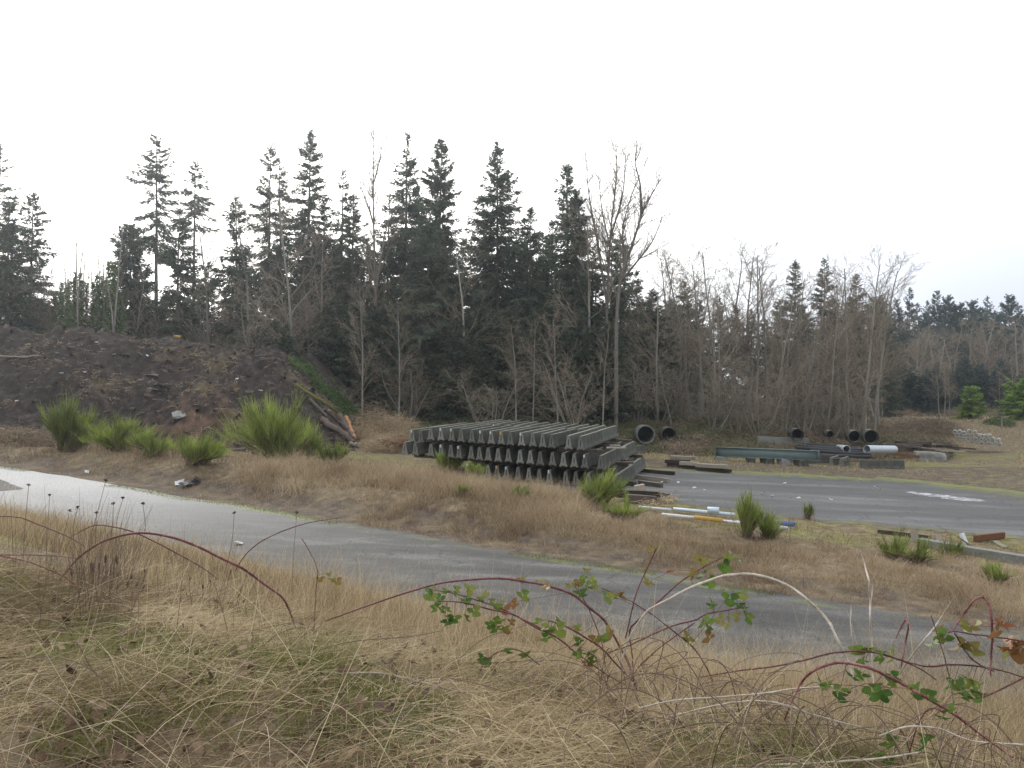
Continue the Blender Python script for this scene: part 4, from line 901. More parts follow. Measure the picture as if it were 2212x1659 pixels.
# low row of barriers to the right of the girder
for k, (vx, vy, D, rz, sc_, lab) in enumerate(((1700, 1000, 73.5, -1.45, .75, 'dark barrier lying side on behind the right end of the girder'), (1795, 1003, 72.5, RZ - .25, .6, 'barrier seen end on, left one of two right of the girder'), (1817, 1007, 71.5, RZ - .25, .6, 'barrier seen end on, right one of two right of the girder'), (1857, 1008, 70, -1.66, .62, 'pale nearest barrier lying side on at the right end of the low barrier row'))):
    u, w = ray(vx, vy); x, y = u * D, D; barrier(x, y, float(terr(x, y)) - .04, rz, lab, 'low barrier row by the girder', 0, sc_)
for k, (v0, v1, D, dz, lab) in enumerate((((1775, 990), (1858, 994), 74.5, 0, 'thin dark plank lying over the end on barriers'), ((1790, 992), (1890, 996), 73.3, 0, 'long thin board lying over the low barriers right of the girder'), ((1815, 996), (1905, 1000), 72.2, 0, 'dark board lying just behind the pale nearest barrier'))):
    vbeam(v0, v1, D, lab, 'timber', .3, .08, 'plank', 'plank')
# black plastic pipes and sheets behind the girder
for k, (v0, v1, D, r, lab) in enumerate((((1725, 966), (1850, 972), 82, .16, 'black plastic pipe lying farthest back behind the girder'), ((1720, 972), (1860, 982), 80, .17, 'black plastic pipe behind the right end of the girder'), ((1735, 962), (1840, 968), 85, .15, 'black plastic pipe below the brush bank behind the girder'), ((1750, 978), (1880, 986), 77, .16, 'black plastic pipe closest to the galvanised culvert'), ((1735, 984), (1880, 990), 76, .15, 'black plastic pipe lying lowest behind the girder end'), ((1745, 969), (1870, 976), 81, .16, 'black plastic pipe in the middle of the black pipe heap'))):
    a, b = at(*v0, D), at(*v1, D); L = np.linalg.norm(b - a); g = max(a[2], float(terr(*((a + b) / 2)[:2])) + r)
    o = link('plastic_pipe', pipe_mesh('plastic_pipe', L, r, r * .85, 14), MT['black']); c = (a + b) / 2; o.location = (c[0], c[1], max(c[2], g)); o.rotation_euler = (0, -math.asin((b[2] - a[2]) / L), math.atan2(b[1] - a[1], b[0] - a[0])); tag(o, lab, 'pipe', 'black plastic pipes behind the girder')
beamV((1635, 967), (1745, 971), 'long mossy concrete wall block behind the girder', 'conc_pale', .8, 1.2, name='concrete_block', cat='concrete block')
beamV((1440, 962), (1545, 968), 'low dark concrete wall left of the girder under the brush', 'concrete', .5, 1.0, name='retaining_wall', cat='wall')
beamV((1350, 958), (1440, 962), 'low dark concrete wall below the big open culvert', 'concrete', .5, .8, name='retaining_wall', cat='wall')
# galvanised culverts
def pipeV(v0, v1, D0, D1, ro, ri, mt, label, cat='culvert pipe', name='culvert_pipe', corr=.13, n=30, group=None):
    a, b = at(*v0, D0), at(*v1, D1); L = np.linalg.norm(b - a); o = link(name, pipe_mesh(name, L, ro, ri, n, corr), MT[mt]); o.location = (a + b) / 2
    o.rotation_euler = (0, -math.asin((b[2] - a[2]) / L), math.atan2(b[1] - a[1], b[0] - a[0])); return tag(o, label, cat, group)
pipeV((1872, 970.5), (1932, 971), 77, 79.5, .39, .36, 'galv', 'light grey galvanised corrugated culvert pipe lying beyond the low barriers')
pipeV((1812, 968), (1829, 970), 84, 79.5, .36, .33, 'galv', 'short galvanised culvert end facing the yard among the black pipes')
# concrete culverts in the brush bank
for k, (vx, vy, D, ro, lab) in enumerate(((1391, 939, 83, .98, 'large round concrete culvert with an open mouth set in the brush bank'), (1441, 940, 85, .85, 'second concrete culvert half buried right of the large open one'), (1719, 939, 86, .68, 'dark culvert mouth under the brush above the girder'), (1790, 938, 88, .42, 'small culvert mouth nearly hidden by brush'), (1842, 943, 87, .68, 'dark round culvert mouth left of the widest one in the bank'), (1878, 944, 86, .8, 'wide dark culvert mouth above the galvanised pipe'))):
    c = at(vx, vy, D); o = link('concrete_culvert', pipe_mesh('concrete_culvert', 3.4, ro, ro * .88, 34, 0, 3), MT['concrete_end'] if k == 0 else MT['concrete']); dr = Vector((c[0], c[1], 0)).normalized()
    o.location = c + np.array(dr) * 1.7; o.rotation_euler = (0, 0, math.atan2(dr.y, dr.x) + .12); tag(o, lab, 'culvert')
    sl_ = MB(); an = np.arange(20) / 20 * 6.2832; V = np.array([[-.3 if k else .4, ro * .87 * math.cos(q), ro * .87 * math.sin(q)] for q in an] + [[-.1 if k else .7, 0, 0]]); sl_.add(V, [[i, (i + 1) % 20, 20] for i in range(20)]); sl_.build('mouth_shade', blk, o)  # black disc added inside each pipe, standing in for the shade of its interior
# stack of concrete drain pipes at the far right
dr_me = pipe_mesh('drain_pipe', 2.4, .228, .15, 20, 0, 1); rows = [(2097, 953.5, 7), (2074, 949, 0)]
spots = []
# (zoom x, y) read from the crop 3400..4096 x 1400..1800 of the photograph
for zx, zy in ((1560, 1175), (1615, 1178), (1678, 1182), (1740, 1186), (1793, 1190), (1850, 1189), (1908, 1203), (1412, 1126), (1458, 1125), (1500, 1132), (1545, 1130), (1600, 1130), (1655, 1137), (1706, 1137), (1766, 1147), (1818, 1141), (1888, 1152), (1362, 1088), (1415, 1095), (1455, 1092), (1498, 1087), (1560, 1090), (1622, 1090), (1672, 1097), (1722, 1098), (1780, 1097), (1395, 1044), (1450, 1060), (1518, 1038), (1590, 1050), (1335, 1045)):
    spots.append(((3400 + zx * .3146) * .54, (1400 + zy * .3146) * .54))
for k, (vx, vy) in enumerate(spots):
    row = 0 if k < 7 else 1 if k < 17 else 2 if k < 26 else 3; idx = k - (0, 7, 17, 26)[row]
    c = at(vx, vy, 91); o = bpy.data.objects.new('drain_pipe', dr_me); C.objects.link(o)
    if not dr_me.materials: dr_me.materials.append(MT['drain'])
    dr = Vector((c[0], c[1], 0)).normalized(); o.location = c + np.array(dr) * 1.2; o.rotation_euler = (R.uniform(0, 3), 0, math.atan2(dr.y, dr.x) + R.normal(0, .02))
    tag(o, '%s concrete drain pipe from the left in the %s row of the pipe stack' % (ORD[idx], ('bottom', 'second', 'third', 'top')[row]), 'drain pipe', 'stacked concrete drain pipes')
# heap of weathered boards and timbers left of the pipe stack
for k in range(16):
    vx = 1945 + (k % 8) * 13 + R.uniform(-6, 6); vy = 955 + (k // 8) * 9 + (k % 8) * 1.2 + R.uniform(-2, 2); D = 86 - (k // 8) * 3 + R.uniform(-1, 1)
    a = at(vx, vy, D); b = at(vx + R.uniform(30, 65), vy + R.uniform(1, 5), D + R.uniform(-1.5, 1))
    timber(a, b, (a[2] + b[2]) / 2 - .1, 'weathered board in the loose heap between the galvanised pipe and the drain pipes', 'wood' if R.random() < .45 else 'timber', .28, .16, 'board', 'heaped old boards', 'old_board', zz=b[2] - a[2])
for k, (v0, v1, D) in enumerate((((1905, 972), (1990, 974), 84), ((1935, 966), (2010, 969), 86))):
    vbeam(v0, v1, D, ('long dark timber behind the pale rock', 'dark timber at the bottom of the board heap')[k], 'timber', .4, .7)
vbeam((1935, 983), (1985, 990), 73, 'rusty steel beam lying in dry grass left of the pale rock', 'rust', .25, .25, 'rusty_beam', 'steel beam')
vbeam((2060, 966), (2115, 971), 86, 'thin bleached board with a rusty edge lying right below the drain pipes', 'wood', .2, .08, 'old_board', 'board')
# pale rock
bm = bmesh.new(); bmesh.ops.create_icosphere(bm, subdivisions=4, radius=1)
for v in bm.verts:
    c = v.co; q = Vector((max(-.8, min(.8, c.x)), max(-.7, min(.7, c.y)), max(-.6, min(.62, c.z + .25 * (-c.x) * .4)))); v.co = Vector((q.x * 1.75, q.y * 1.1, q.z * .95)) + c * float(.25 * (fbm(c.x * 2 + 5, c.y * 2 + c.z * 2, 4) - .5))
me = bpy.data.meshes.new('boulder'); bm.to_mesh(me); bm.free(); p = hit(2020, 998); o = link('boulder', me, MT['rock']); o.location = p + np.array([0, 1, .3]); o.rotation_euler = (0, .06, -.2); tag(o, 'long pale angular boulder lying in dry grass beyond the yard', 'boulder')

# ------------------------------------------------------------------ plastic pipes in the grass strip
pv = [((1437, 1120), (1520, 1128), 'white', .09, 'white pipe lying farthest left in the grass by the yard'), ((1455, 1107), (1588, 1120), 'bluegrey', .1, 'long pale blue pipe in the grass, farthest from the road'), ((1430, 1118), (1505, 1126), 'bluegrey', .08, 'pale blue pipe left of the yellow one'), ((1500, 1127), (1560, 1134), 'yellow', .12, 'yellow plastic pipe in the grass beside the yard'), ((1560, 1133), (1640, 1142), 'white', .08, 'white pipe running from the yellow pipe to the broom bush'), ((1600, 1127), (1716, 1143), 'blue', .13, 'blue plastic pipe sticking out right of the broom bush'), ((1590, 1136), (1705, 1150), 'white', .09, 'white pipe beside the blue pipe behind the broom bush'), ((1380, 1102), (1450, 1108), 'white', .08, 'white pipe half hidden behind the broom by the timber pile')]
for k, (v0, v1, mt, r, lab) in enumerate(pv):
    r *= .78; a, b = hit(*v0), hit(*v1); a[2] += r + .08; b[2] += r + .08; L = np.linalg.norm(b - a)
    o = link('plastic_pipe', pipe_mesh('plastic_pipe', L, r, r * .8, 18), MT[mt]); o.location = (a + b) / 2; o.rotation_euler = (0, -math.asin((b[2] - a[2]) / L), math.atan2(b[1] - a[1], b[0] - a[0])); tag(o, lab, 'pipe')
a = hit(1541, 1118); o = link('pipe_coupling', pipe_mesh('pipe_coupling', .5, .13, .105, 20), MT['bluegrey']); o.location = a + np.array([0, 0, .33]); o.rotation_euler = (0, 0, -.3); tag(o, 'short wide pale blue pipe coupling sitting on the long pipe', 'pipe coupling')
# scrap and a long concrete rail at the right
beamV((1896, 1152), (2010, 1166), 'narrow dark timber lying in the grass left of the concrete rail', 'timber', .15, .15)
a, b = hit(1985, 1180), hit(2330, 1240); timber(a, b, (a[2] + b[2]) / 2 - .2, 'long concrete barrier rail running out of view at the right edge', 'conc_pale', .4, .5, 'concrete rail', name='concrete_rail', zz=b[2] - a[2])
def post(v0, v1, w, mt, label, D=None, name='scrap_board', cat='board'):
    p = hit(*v0) if D is None else at(*v0, D); q = at(*v1, p[1] + .15); d = q - p; L = np.linalg.norm(d); me = box_mesh(name, w, w * .35, L, .008, .004); o = link(name, me, MT[mt]); o.location = p
    o.rotation_euler = Vector(d).to_track_quat('Z', 'Y').to_euler(); return tag(o, label, cat)
post((2090, 1184), (2077, 1152), .28, 'white', 'white painted board leaning up above the concrete rail')
post((2108, 1186), (2066, 1158), .14, 'wood', 'raw brown stick crossing behind the white board')
post((1978, 1172), (1974, 1147), .25, 'wood', 'pale cut post stub standing in the broom left of the rail')
post((2030, 1175), (2028, 1155), .2, 'wood', 'second dull post stub standing near the white board')
post((1940, 1192), (1939, 1188), .22, 'litter', 'small pale tag on a stick in the broom above the dry grass')
beamV((2105, 1172), (2168, 1164), 'dark rusty plank lying right of the white board', 'rust', .12, .25, name='plank', cat='plank')
beamV((2148, 1172), (2172, 1186), 'short tan board fallen beside the dark rusty plank', 'wood', .2, .06, name='plank', cat='plank')
# litter on the yard and road
gl = [(1352 + 343, 1046, 'yard'), (1430, 1043, 'yard'), (1465, 1044, 'yard'), (1500, 1056, 'yard'), (1522, 1061, 'yard'), (1645, 1068, 'yard'), (1668, 1073, 'yard'), (1706, 1076, 'yard'), (1725, 1078, 'yard'), (1860, 1040, 'yard'), (1890, 1054, 'yard'), (1795, 1082, 'yard')]
for vx, vy, w in gl: flake('litter_scrap', vx, vy, .2, 'litter', 'small white scrap lying on the grey yard asphalt', 'litter', hit, 'white scraps on the yard', .03)
flake('litter_scrap', 516, 1177, .25, 'litter', 'white scrap of paper lying in the middle of the road', 'litter', hit, thick=.02)
flake('litter_scrap', 388, 1047, .55, 'litter', 'white scrap in the dark dirt beyond the road', 'litter', hit, thick=.03)
flake('litter_scrap', 188, 1022, .4, 'litter', 'grey white scrap on the dark verge far along the road', 'litter', hit, thick=.03)
flake('rubber_scrap', 408, 1050, .7, 'black', 'black crumpled rubber scrap beside the white scrap on the verge', 'scrap', hit, thick=.12)
flake('rubber_scrap', 424, 1042, .5, 'black', 'smaller black scrap farther right on the verge', 'scrap', hit, thick=.12)
flake('red_scrap', 885, 975, .5, 'red', 'tiny bright red scrap in the grass left of the barrier stack', 'scrap', hit, thick=.15)
for vx, lab in ((905, 1), (925, 2)): pass

# ------------------------------------------------------------------ broom bushes
def broom(k, vx, vy, hv, wv, label, dark=0, D=None, spiky=1.0, arch=0):
    rng = np.random.default_rng(900 + k); p = hit(vx, vy) if D is None else None
    if D is not None: x, y = spot(vx, D); p = np.array([x, y, float(terr(x, y))])
    D = p[1]; H = 1.12 * hv / 1703.3 * D; W = wv / 1703.3 * D / 2
    t = thing('broom_bush', label, 'broom bush', p, 0, 'broom bushes'); sm, tm = MB(), MB()
    ns = int(22 + 16 * W); a = rng.uniform(0, 6.283, ns); q = np.sqrt(rng.random(ns))
    nl_ = int(rng.integers(4, 8)); lc = rng.normal(0, .42, (nl_, 2)); lh = rng.uniform(.4, .95, nl_); lh[0] = 1.05; li = rng.integers(nl_, size=ns)
    b = np.stack([np.cos(a) * q * W * .35, np.sin(a) * q * W * .35, -.1 + 0 * a], 1)
    hs = H * (1 - .4 * q**1.5) * rng.uniform(.5, .92, ns)
    e = np.stack([np.cos(a) * q * W * rng.uniform(.7, 1.05, ns), np.sin(a) * q * W * .9, hs], 1)
    e[:, :2] = (lc[li] + rng.normal(0, .3, (ns, 2))) * W * 1.05; e[:, 2] *= lh[li]
    if arch: e[:, 0] += arch * H * q; e[:, 2] *= .9
    sm.add3(prisms(b, (b + e) / 2 + [0, 0, .06 * H], .024, .017, .3, 4)); sm.add3(prisms((b + e) / 2 + [0, 0, .06 * H], e * [1, 1, .9], .017, .008, .4, 3))
    nd = int(30 + 40 * W); pd = np.stack([rng.normal(0, W * .45, nd), rng.normal(0, W * .4, nd), 0 * np.arange(nd)], 1); dd = unit(rng.normal(0, .35, (nd, 3)) + [0, 0, 1.]); sm.add3(ribbons(pd, dd, H * rng.uniform(.2, .7, nd), rng.uniform(.012, .03, nd), rng.normal(0, .1, (nd, 3)), perp(dd, unit(rng.normal(0, 1, (nd, 3)))), rng.random(nd), 2))
    per = int(np.clip(34 * H, 26, 75)); idx = np.repeat(np.arange(ns), per); n = len(idx); s = rng.random(n)**.7 * .92
    m = (b + e) / 2 + [0, 0, .06 * H]
    P = ((1 - s)**2)[:, None] * b[idx] + (2 * s * (1 - s))[:, None] * (m[idx] * 2 - (b + e)[idx] / 2) + (s * s)[:, None] * e[idx]
    ax = unit(e - b)[idx]; d = unit(ax * .8 + rng.normal(0, .3, (n, 3)) + [arch * .7, 0, .6])
    L = H * rng.uniform(.16, .38, n) * (1.1 - .45 * s) * spiky * rng.uniform(.6, 1.5, n); tint = np.clip(.5 - .35 * dark + rng.normal(0, .2, n) + (rng.random(ns)[idx] - .5) * .9, 0, 1)
    tm.add3(ribbons(P, d, L, np.maximum(.009, D * .00042) * rng.uniform(.7, 1.4, n), rng.normal(0, .05, (n, 3)) * L[:, None], perp(d, unit(rng.normal(0, 1, (n, 3)))), tint, 2, .35))
    sm.build('stems', MT['stalk'], t); tm.build('green_twigs', MT['broom'], t)
broom(0, 600, 992, 145, 170, 'largest bright green broom bush with a spiky top before the mound')
broom(1, 668, 985, 75, 80, 'lower bright broom bush joined to the right of the largest one')
broom(2, 422, 1000, 72, 120, 'pale green broom bush with arching feathery twigs, left of the largest', .1, None, 1.3, .35)
broom(3, 150, 975, 118, 130, 'dark green broom bush at the left foot of the mound', .5)
broom(4, 255, 975, 85, 110, 'mid green broom bush between the dark one and the feathery one', .25)
broom(5, 330, 985, 62, 90, 'small broom bush left of the feathery one', .25)
broom(6, 716, 1003, 60, 60, 'small dark broom bush right of the largest one, below the logs', .45)
broom(7, 972, 1025, 62, 52, 'yellow green broom before the left part of the barrier stack', -.25)
broom(8, 1026, 1040, 55, 34, 'narrow yellow green broom tuft against the bottom layer of barriers', -.3)
broom(9, 1286, 1100, 92, 105, 'bright broom bush before the right part of the barrier stack')
broom(10, 1350, 1125, 62, 75, 'lower broom bush beside the small timber pile', 0)
broom(11, 1612, 1160, 118, 60, 'tall dark broom with feathery separate tops standing by the pipes', .35, None, .8)
broom(12, 1660, 1165, 75, 90, 'rounded dark broom bush right of the tall one by the blue pipe', .4)
broom(13, 1930, 1205, 62, 70, 'broom bush around the pale post stub at the right', .25)
broom(14, 1985, 1212, 60, 80, 'olive broom bush left of the concrete rail', .15)
broom(15, 2050, 1200, 48, 60, 'small broom tuft below the white board', .3)
broom(16, 2150, 1262, 62, 80, 'broom bush in front of the concrete rail near the right edge', .1)
broom(17, 1000, 1072, 35, 40, 'tiny broom tuft hidden in the grass before the stack', .2)
broom(18, 1120, 1078, 38, 60, 'low dark broom before the bottom layer of barriers', .5)
broom(19, 1745, 1122, 40, 26, 'small reddish brown weed bush at the near edge of the yard', .5)

# ------------------------------------------------------------------ grass
def blades(P, h, w, lean, tint, segs=3, curl=.35):
    n = len(P); a = R.uniform(0, 6.283, n); d = unit(np.stack([np.cos(a) * lean + .12, np.sin(a) * lean, np.ones(n)], 1))
    a2 = a + R.normal(0, .9, n); b = np.stack([np.cos(a2), np.sin(a2), -R.uniform(.2, .9, n)], 1) * (h * curl * R.uniform(.2, 1.2, n))[:, None]
    a3 = R.uniform(0, 6.283, n); side = np.stack([np.cos(a3), np.sin(a3), 0 * a3], 1)
    return ribbons(P, d, h, w, b, side, tint, segs, .2)
def sampleP(n, dmin, dmax, f, um=.8, power=1.0):
    u = R.uniform(-um, um, n); D = dmin * (dmax / dmin)**(R.random(n)**power) ; x = u * D; y = D; k = f(x, y)
    x, y = x[k], y[k]; return x, y
# tall straw on the bank
mb = MB()
def on_bank(x, y):
    s = snear(x, y); c = fbm(x * .8, y * .8, 120, 3); return (s > .1) & (s < 10.6) & (R.random(len(x)) < np.clip((c - .25) * 3, .15, 1) * np.where(s > 8.5, .25, 1) * np.where((s > 8) & (c < .5), .3, 1))
x, y = sampleP(260000, 4.6, 34, on_bank)
cl = fbm(x * .5, y * .5, 122, 3); s = snear(x, y)
h = (.12 + .7 * cl) * R.uniform(.45, 1.3, len(x)) * (.7 + .6 * vn(x * 2.2, y * 2.2, 129)) * np.where(s < 1.2, .6, 1) * (1 + 1.1 * ss((x - .5) / 3) * ss((7 - s) / 3)); D = y
mb.add3(blades(np.stack([x, y, terr(x, y) - .03], 1), h, np.maximum(.0022, D * .00042) * R.uniform(.6, 1.5, len(x)), R.uniform(.05, .95, len(x)), np.clip(.35 + (fbm(x * .35, y * .35, 125, 2) - .5) * .9 + R.normal(0, .2, len(x)), 0, 1), 3, .6))
tag(mb.build('dry_grass', MT['straw']), 'tall pale dry grass over the bank below the viewer', kind='stuff')
# tangled grass close by
mb = MB()
x, y = sampleP(190000, 2.3, 8.5, lambda x, y: (snear(x, y) > 7.2) & (R.random(len(x)) < np.clip((fbm(x * 1.6, y * 1.6, 137, 3) - .36) * 5, .18, 1)), .85, .9)
n = len(x); P = np.stack([x, y, terr(x, y) + R.random(n)**2 * .16], 1); a = np.where(R.random(n) < .35, R.normal(.3, .8, n), R.uniform(0, 6.283, n)) + (fbm(x * .6, y * .6, 133, 2) - .5) * 5
el = np.abs(R.normal(.12, .3, n)); d = np.stack([np.cos(a) * np.cos(el), np.sin(a) * np.cos(el), np.sin(el)], 1); L = R.uniform(.05, .3, n)
mb.add3(ribbons(P, d, L, R.uniform(.0014, .0032, n), np.stack([R.normal(0, .08, n), R.normal(0, .08, n), -L * np.sin(el) * .8], 1), perp(d, unit(R.normal(0, 1, (n, 3)))), np.clip(.34 + (fbm(x * 1.2, y * 1.2, 135, 2) - .5) * 1.5 + R.normal(0, .22, n), 0, 1), 3, .3))
tag(mb.build('matted_grass', MT['straw']), 'matted fallen dry grass on the near ground', kind='stuff')
mb = MB()
x, y = sampleP(110000, 2.3, 9, lambda x, y: (snear(x, y) > 7.5) & (fbm(x * .9, y * .9, 47, 3) > .45), .85, .9); n = len(x)
mb.add3(blades(np.stack([x, y, terr(x, y) - .01], 1), R.uniform(.03, .13, n), R.uniform(.003, .007, n), R.uniform(.2, .9, n), np.clip(R.normal(.5, .22, n), 0, 1), 2, .4))
x, y = sampleP(900, 2.6, 7, lambda x, y: snear(x, y) > 8, .8); n = len(x); k = 22; P = np.repeat(np.stack([x, y, terr(x, y)], 1), k, 0) + R.normal(0, .03, (n * k, 3)) * [1, 1, 0]; keep = np.repeat(fbm(x * .8, y * .8, 141) > .55, k); P = P[keep]; n = len(P)
mb.add3(blades(P, R.uniform(.1, .32, n), R.uniform(.003, .005, n), R.uniform(.2, .8, n), np.clip(R.normal(.45, .2, n), 0, 1), 3, .4))
tag(mb.build('moss_and_green_grass', MT['moss']), 'moss and short green grass showing through the dead grass', kind='stuff')
mb = MB()
x, y = sampleP(2500, 2.4, 8, lambda x, y: snear(x, y) > 5.5, .85, .85); n = len(x); a = np.where(R.random(n) < .3, R.normal(.2, .7, n), R.uniform(0, 6.283, n)); el = np.abs(R.normal(.45, .4, n)); d = np.stack([np.cos(a) * np.cos(el), np.sin(a) * np.cos(el), np.sin(el)], 1); L = R.uniform(.25, .85, n)
mb.add3(ribbons(np.stack([x, y, terr(x, y) + R.uniform(0, .08, n)], 1), d, L, R.uniform(.0018, .0038, n), np.stack([R.normal(0, .06, n), R.normal(0, .06, n), -L * R.uniform(.05, .5, n)], 1), perp(d, unit(R.normal(0, 1, (n, 3)))), np.clip(R.normal(.8, .25, n), 0, 1), 4, .4))
tag(mb.build('straw_stalks', MT['straw']), 'long pale stalks leaning and fallen across the near grass', kind='stuff')
mb = MB()
x, y = sampleP(5200, 4.4, 16, lambda x, y: (snear(x, y) < 9.5) & (snear(x, y) > .5), .8, 1.0); n = len(x)
mb.add3(blades(np.stack([x, y, terr(x, y)], 1), R.uniform(.5, 1.05, n), np.maximum(.003, y * .0005), R.uniform(.05, .3, n), np.clip(R.normal(.62, .25, n), 0, 1), 4, .3))
tag(mb.build('grass_stems', MT['straw']), 'tall single grass stems standing above the bank', kind='stuff')
# dead leaves on the near ground
mb = MB(); x, y = sampleP(2600, 2.4, 7.5, lambda x, y: snear(x, y) > 7.5, .85); n = len(x); P = np.stack([x, y, terr(x, y) + R.uniform(.0, .12, n)], 1); d = unit(R.normal(0, 1, (n, 3)) * [1, 1, .5]); mb.add3(kites(P, d, perp(d, unit(R.normal(0, .6, (n, 3)) + [0, 0, 1])), R.uniform(.03, .1, n), R.uniform(.02, .07, n), R.random(n)))
tag(mb.build('dead_leaves', MT['deadleaf']), kind='stuff')
# strip of rusty grass between road and yard
mb = MB()
yp = np.vstack([f_, g_[::-1]])
def in_yard(x, y):
    c = np.zeros(len(x), bool); X1, Y1 = yp[:, 0], yp[:, 1]; X2, Y2 = np.roll(X1, -1), np.roll(Y1, -1)
    for a, b, c2, d in zip(X1, Y1, X2, Y2):
        k = ((b > y) != (d > y)); c ^= k & (x < (c2 - a) * (y - b) / (d - b + 1e-9) + a)
    return c
def strip(x, y):
    t = sfar(x, y); c = fbm(x * .6, y * .6, 150, 3)
    return (t > .3) & (y < 66) & ~in_yard(x, y) & (R.random(len(x)) < np.clip((c - .25) * 3.2, .25, 1) * np.where(t < 2.6, np.clip((fbm(x * 1.3, y * 1.3, 151, 3) - .36) * 6, .08, 1), 1) * np.where(t > 15, .35, 1) * np.where((x > 2) & (t > 9), .5, 1) * np.where((y > 40) & (x > -9) & (x < 7), .3, 1))
x, y = sampleP(460000, 15, 66, strip, .74)
t = sfar(x, y); cl = fbm(x * .4, y * .4, 152, 3); n = len(x)
h = (.06 + .75 * np.clip(cl * 1.5 - .3, 0, 1)) * (.5 + vn(x * 1.7, y * 1.7, 157)) * R.uniform(.55, 1.25, n) * np.where(t < 1.5, .5, 1) * np.where(t > 14, .55, 1) * np.where((y > 29) & (y < 43) & (x > -11) & (x < 3) & (t > 4), 1.8, 1) * np.where((x > 4) & (t > 8), .6, 1)
mb.add3(blades(np.stack([x, y, terr(x, y) - .03], 1), h, np.maximum(.006, y * .00045) * R.uniform(.6, 1.5, n), R.uniform(.1, .9, n), np.clip(.42 + (fbm(x * .3, y * .3, 155, 2) - .5) * 1.1 + R.normal(0, .2, n), 0, 1), 3, .45))
tag(mb.build('rusty_grass', MT['redstraw']), 'rusty dry grass on the strip between the road and the yard', kind='stuff')
mb = MB()
cc = [(R.uniform(-12, 2.5), R.uniform(34, 43)) for k in range(150)]; n = 60; P = np.repeat(np.array(cc), n, 0) + R.normal(0, .4, (150 * n, 2)); n = len(P)
mb.add3(blades(np.stack([P[:, 0], P[:, 1], terr(P[:, 0], P[:, 1]) - .03], 1), R.uniform(.4, 1.15, n), .02 * R.uniform(.5, 1.3, n), R.uniform(.05, .5, n), np.clip(np.repeat(R.uniform(.3, .8, 150), 60) + R.normal(0, .15, n), 0, 1), 3, .4))
tag(mb.build('tall_dry_grass', MT['redstraw']), 'taller withered grass before the barrier stack', kind='stuff')
# mossy verge of the road, sparse green around the yard
mb = MB()
L_ = R.uniform(-30, 60, 26000); B_ = R.normal(.05, .22, 26000) + (fbm(L_ * .25, L_ * 0, 61, 3) - .5) * .9; keep = fbm(L_ * .22, B_ * 0, 160, 2) > .45; L_, B_ = L_[keep], B_[keep]; x = FA[0] + FD[0] * L_ + FN[0] * B_; y = FA[1] + FD[1] * L_ + FN[1] * B_; n = len(x)
mb.add3(blades(np.stack([x, y, terr(x, y)], 1), R.uniform(.03, .11, n), .014 * R.uniform(.6, 1.4, n), R.uniform(.2, 1, n), np.clip(R.normal(.6, .2, n), 0, 1), 2))
def ym(x, y): return (sfar(x, y) > 8) & (x > 4) & (y < 80) & (fbm(x * .25, y * .35, 162, 3) > .56)
x, y = sampleP(60000, 25, 80, ym, .74); keep = ~in_yard(x, y) | (R.random(len(x)) < .06); x, y = x[keep], y[keep]; n = len(x)
mb.add3(blades(np.stack([x, y, terr(x, y) + .02], 1), R.uniform(.04, .16, n), y * .0005 * R.uniform(.6, 1.4, n), R.uniform(.2, 1, n), np.clip(R.normal(.55, .22, n), 0, 1), 2))
tag(mb.build('mossy_verge', MT['moss']), 'moss along the road edge and green patches round the yard', kind='stuff')
# dry grass around the far scrap and on the field
mb = MB()
x, y = sampleP(130000, 56, 150, lambda x, y: (x > 6) & ~in_yard(x, y) & ((x / y > .2) | (y > 70)) & ~((x / y > .54) & (x / y < .64) & (y < 92)) & ((y > 74) | (R.random(len(x)) < .45)) & (R.random(len(x)) < np.clip((fbm(x * .2, y * .2, 171, 3) - .3) * 3, .05, 1)), .74); n = len(x)
mb.add3(blades(np.stack([x, y, terr(x, y) - .03], 1), R.uniform(.15, .6, n) * np.where(y < 76, .6, 1), y * .0005 * R.uniform(.6, 1.5, n), R.uniform(.1, .8, n), np.clip(R.normal(.5, .25, n), 0, 1), 2))
tag(mb.build('dry_grass', MT['straw']), 'dry tan grass of the far field and around the scrap', kind='stuff')
# whitish weed mass in front of the left of the stack
cs = [(*spot(R.uniform(860, 1010), R.uniform(40, 46)), R.uniform(.5, .9), R.uniform(.4, .9)) for k in range(14)] + [(*spot(R.uniform(1050, 1480), R.uniform(37, 42)), R.uniform(.3, .7), R.uniform(.3, .7)) for k in range(18)]
thickets('weeds', cs, 'redstraw', 200, 'tall withered weeds before the barrier stack', .3, (.2, .6), (.04, .1), (.4, 1))

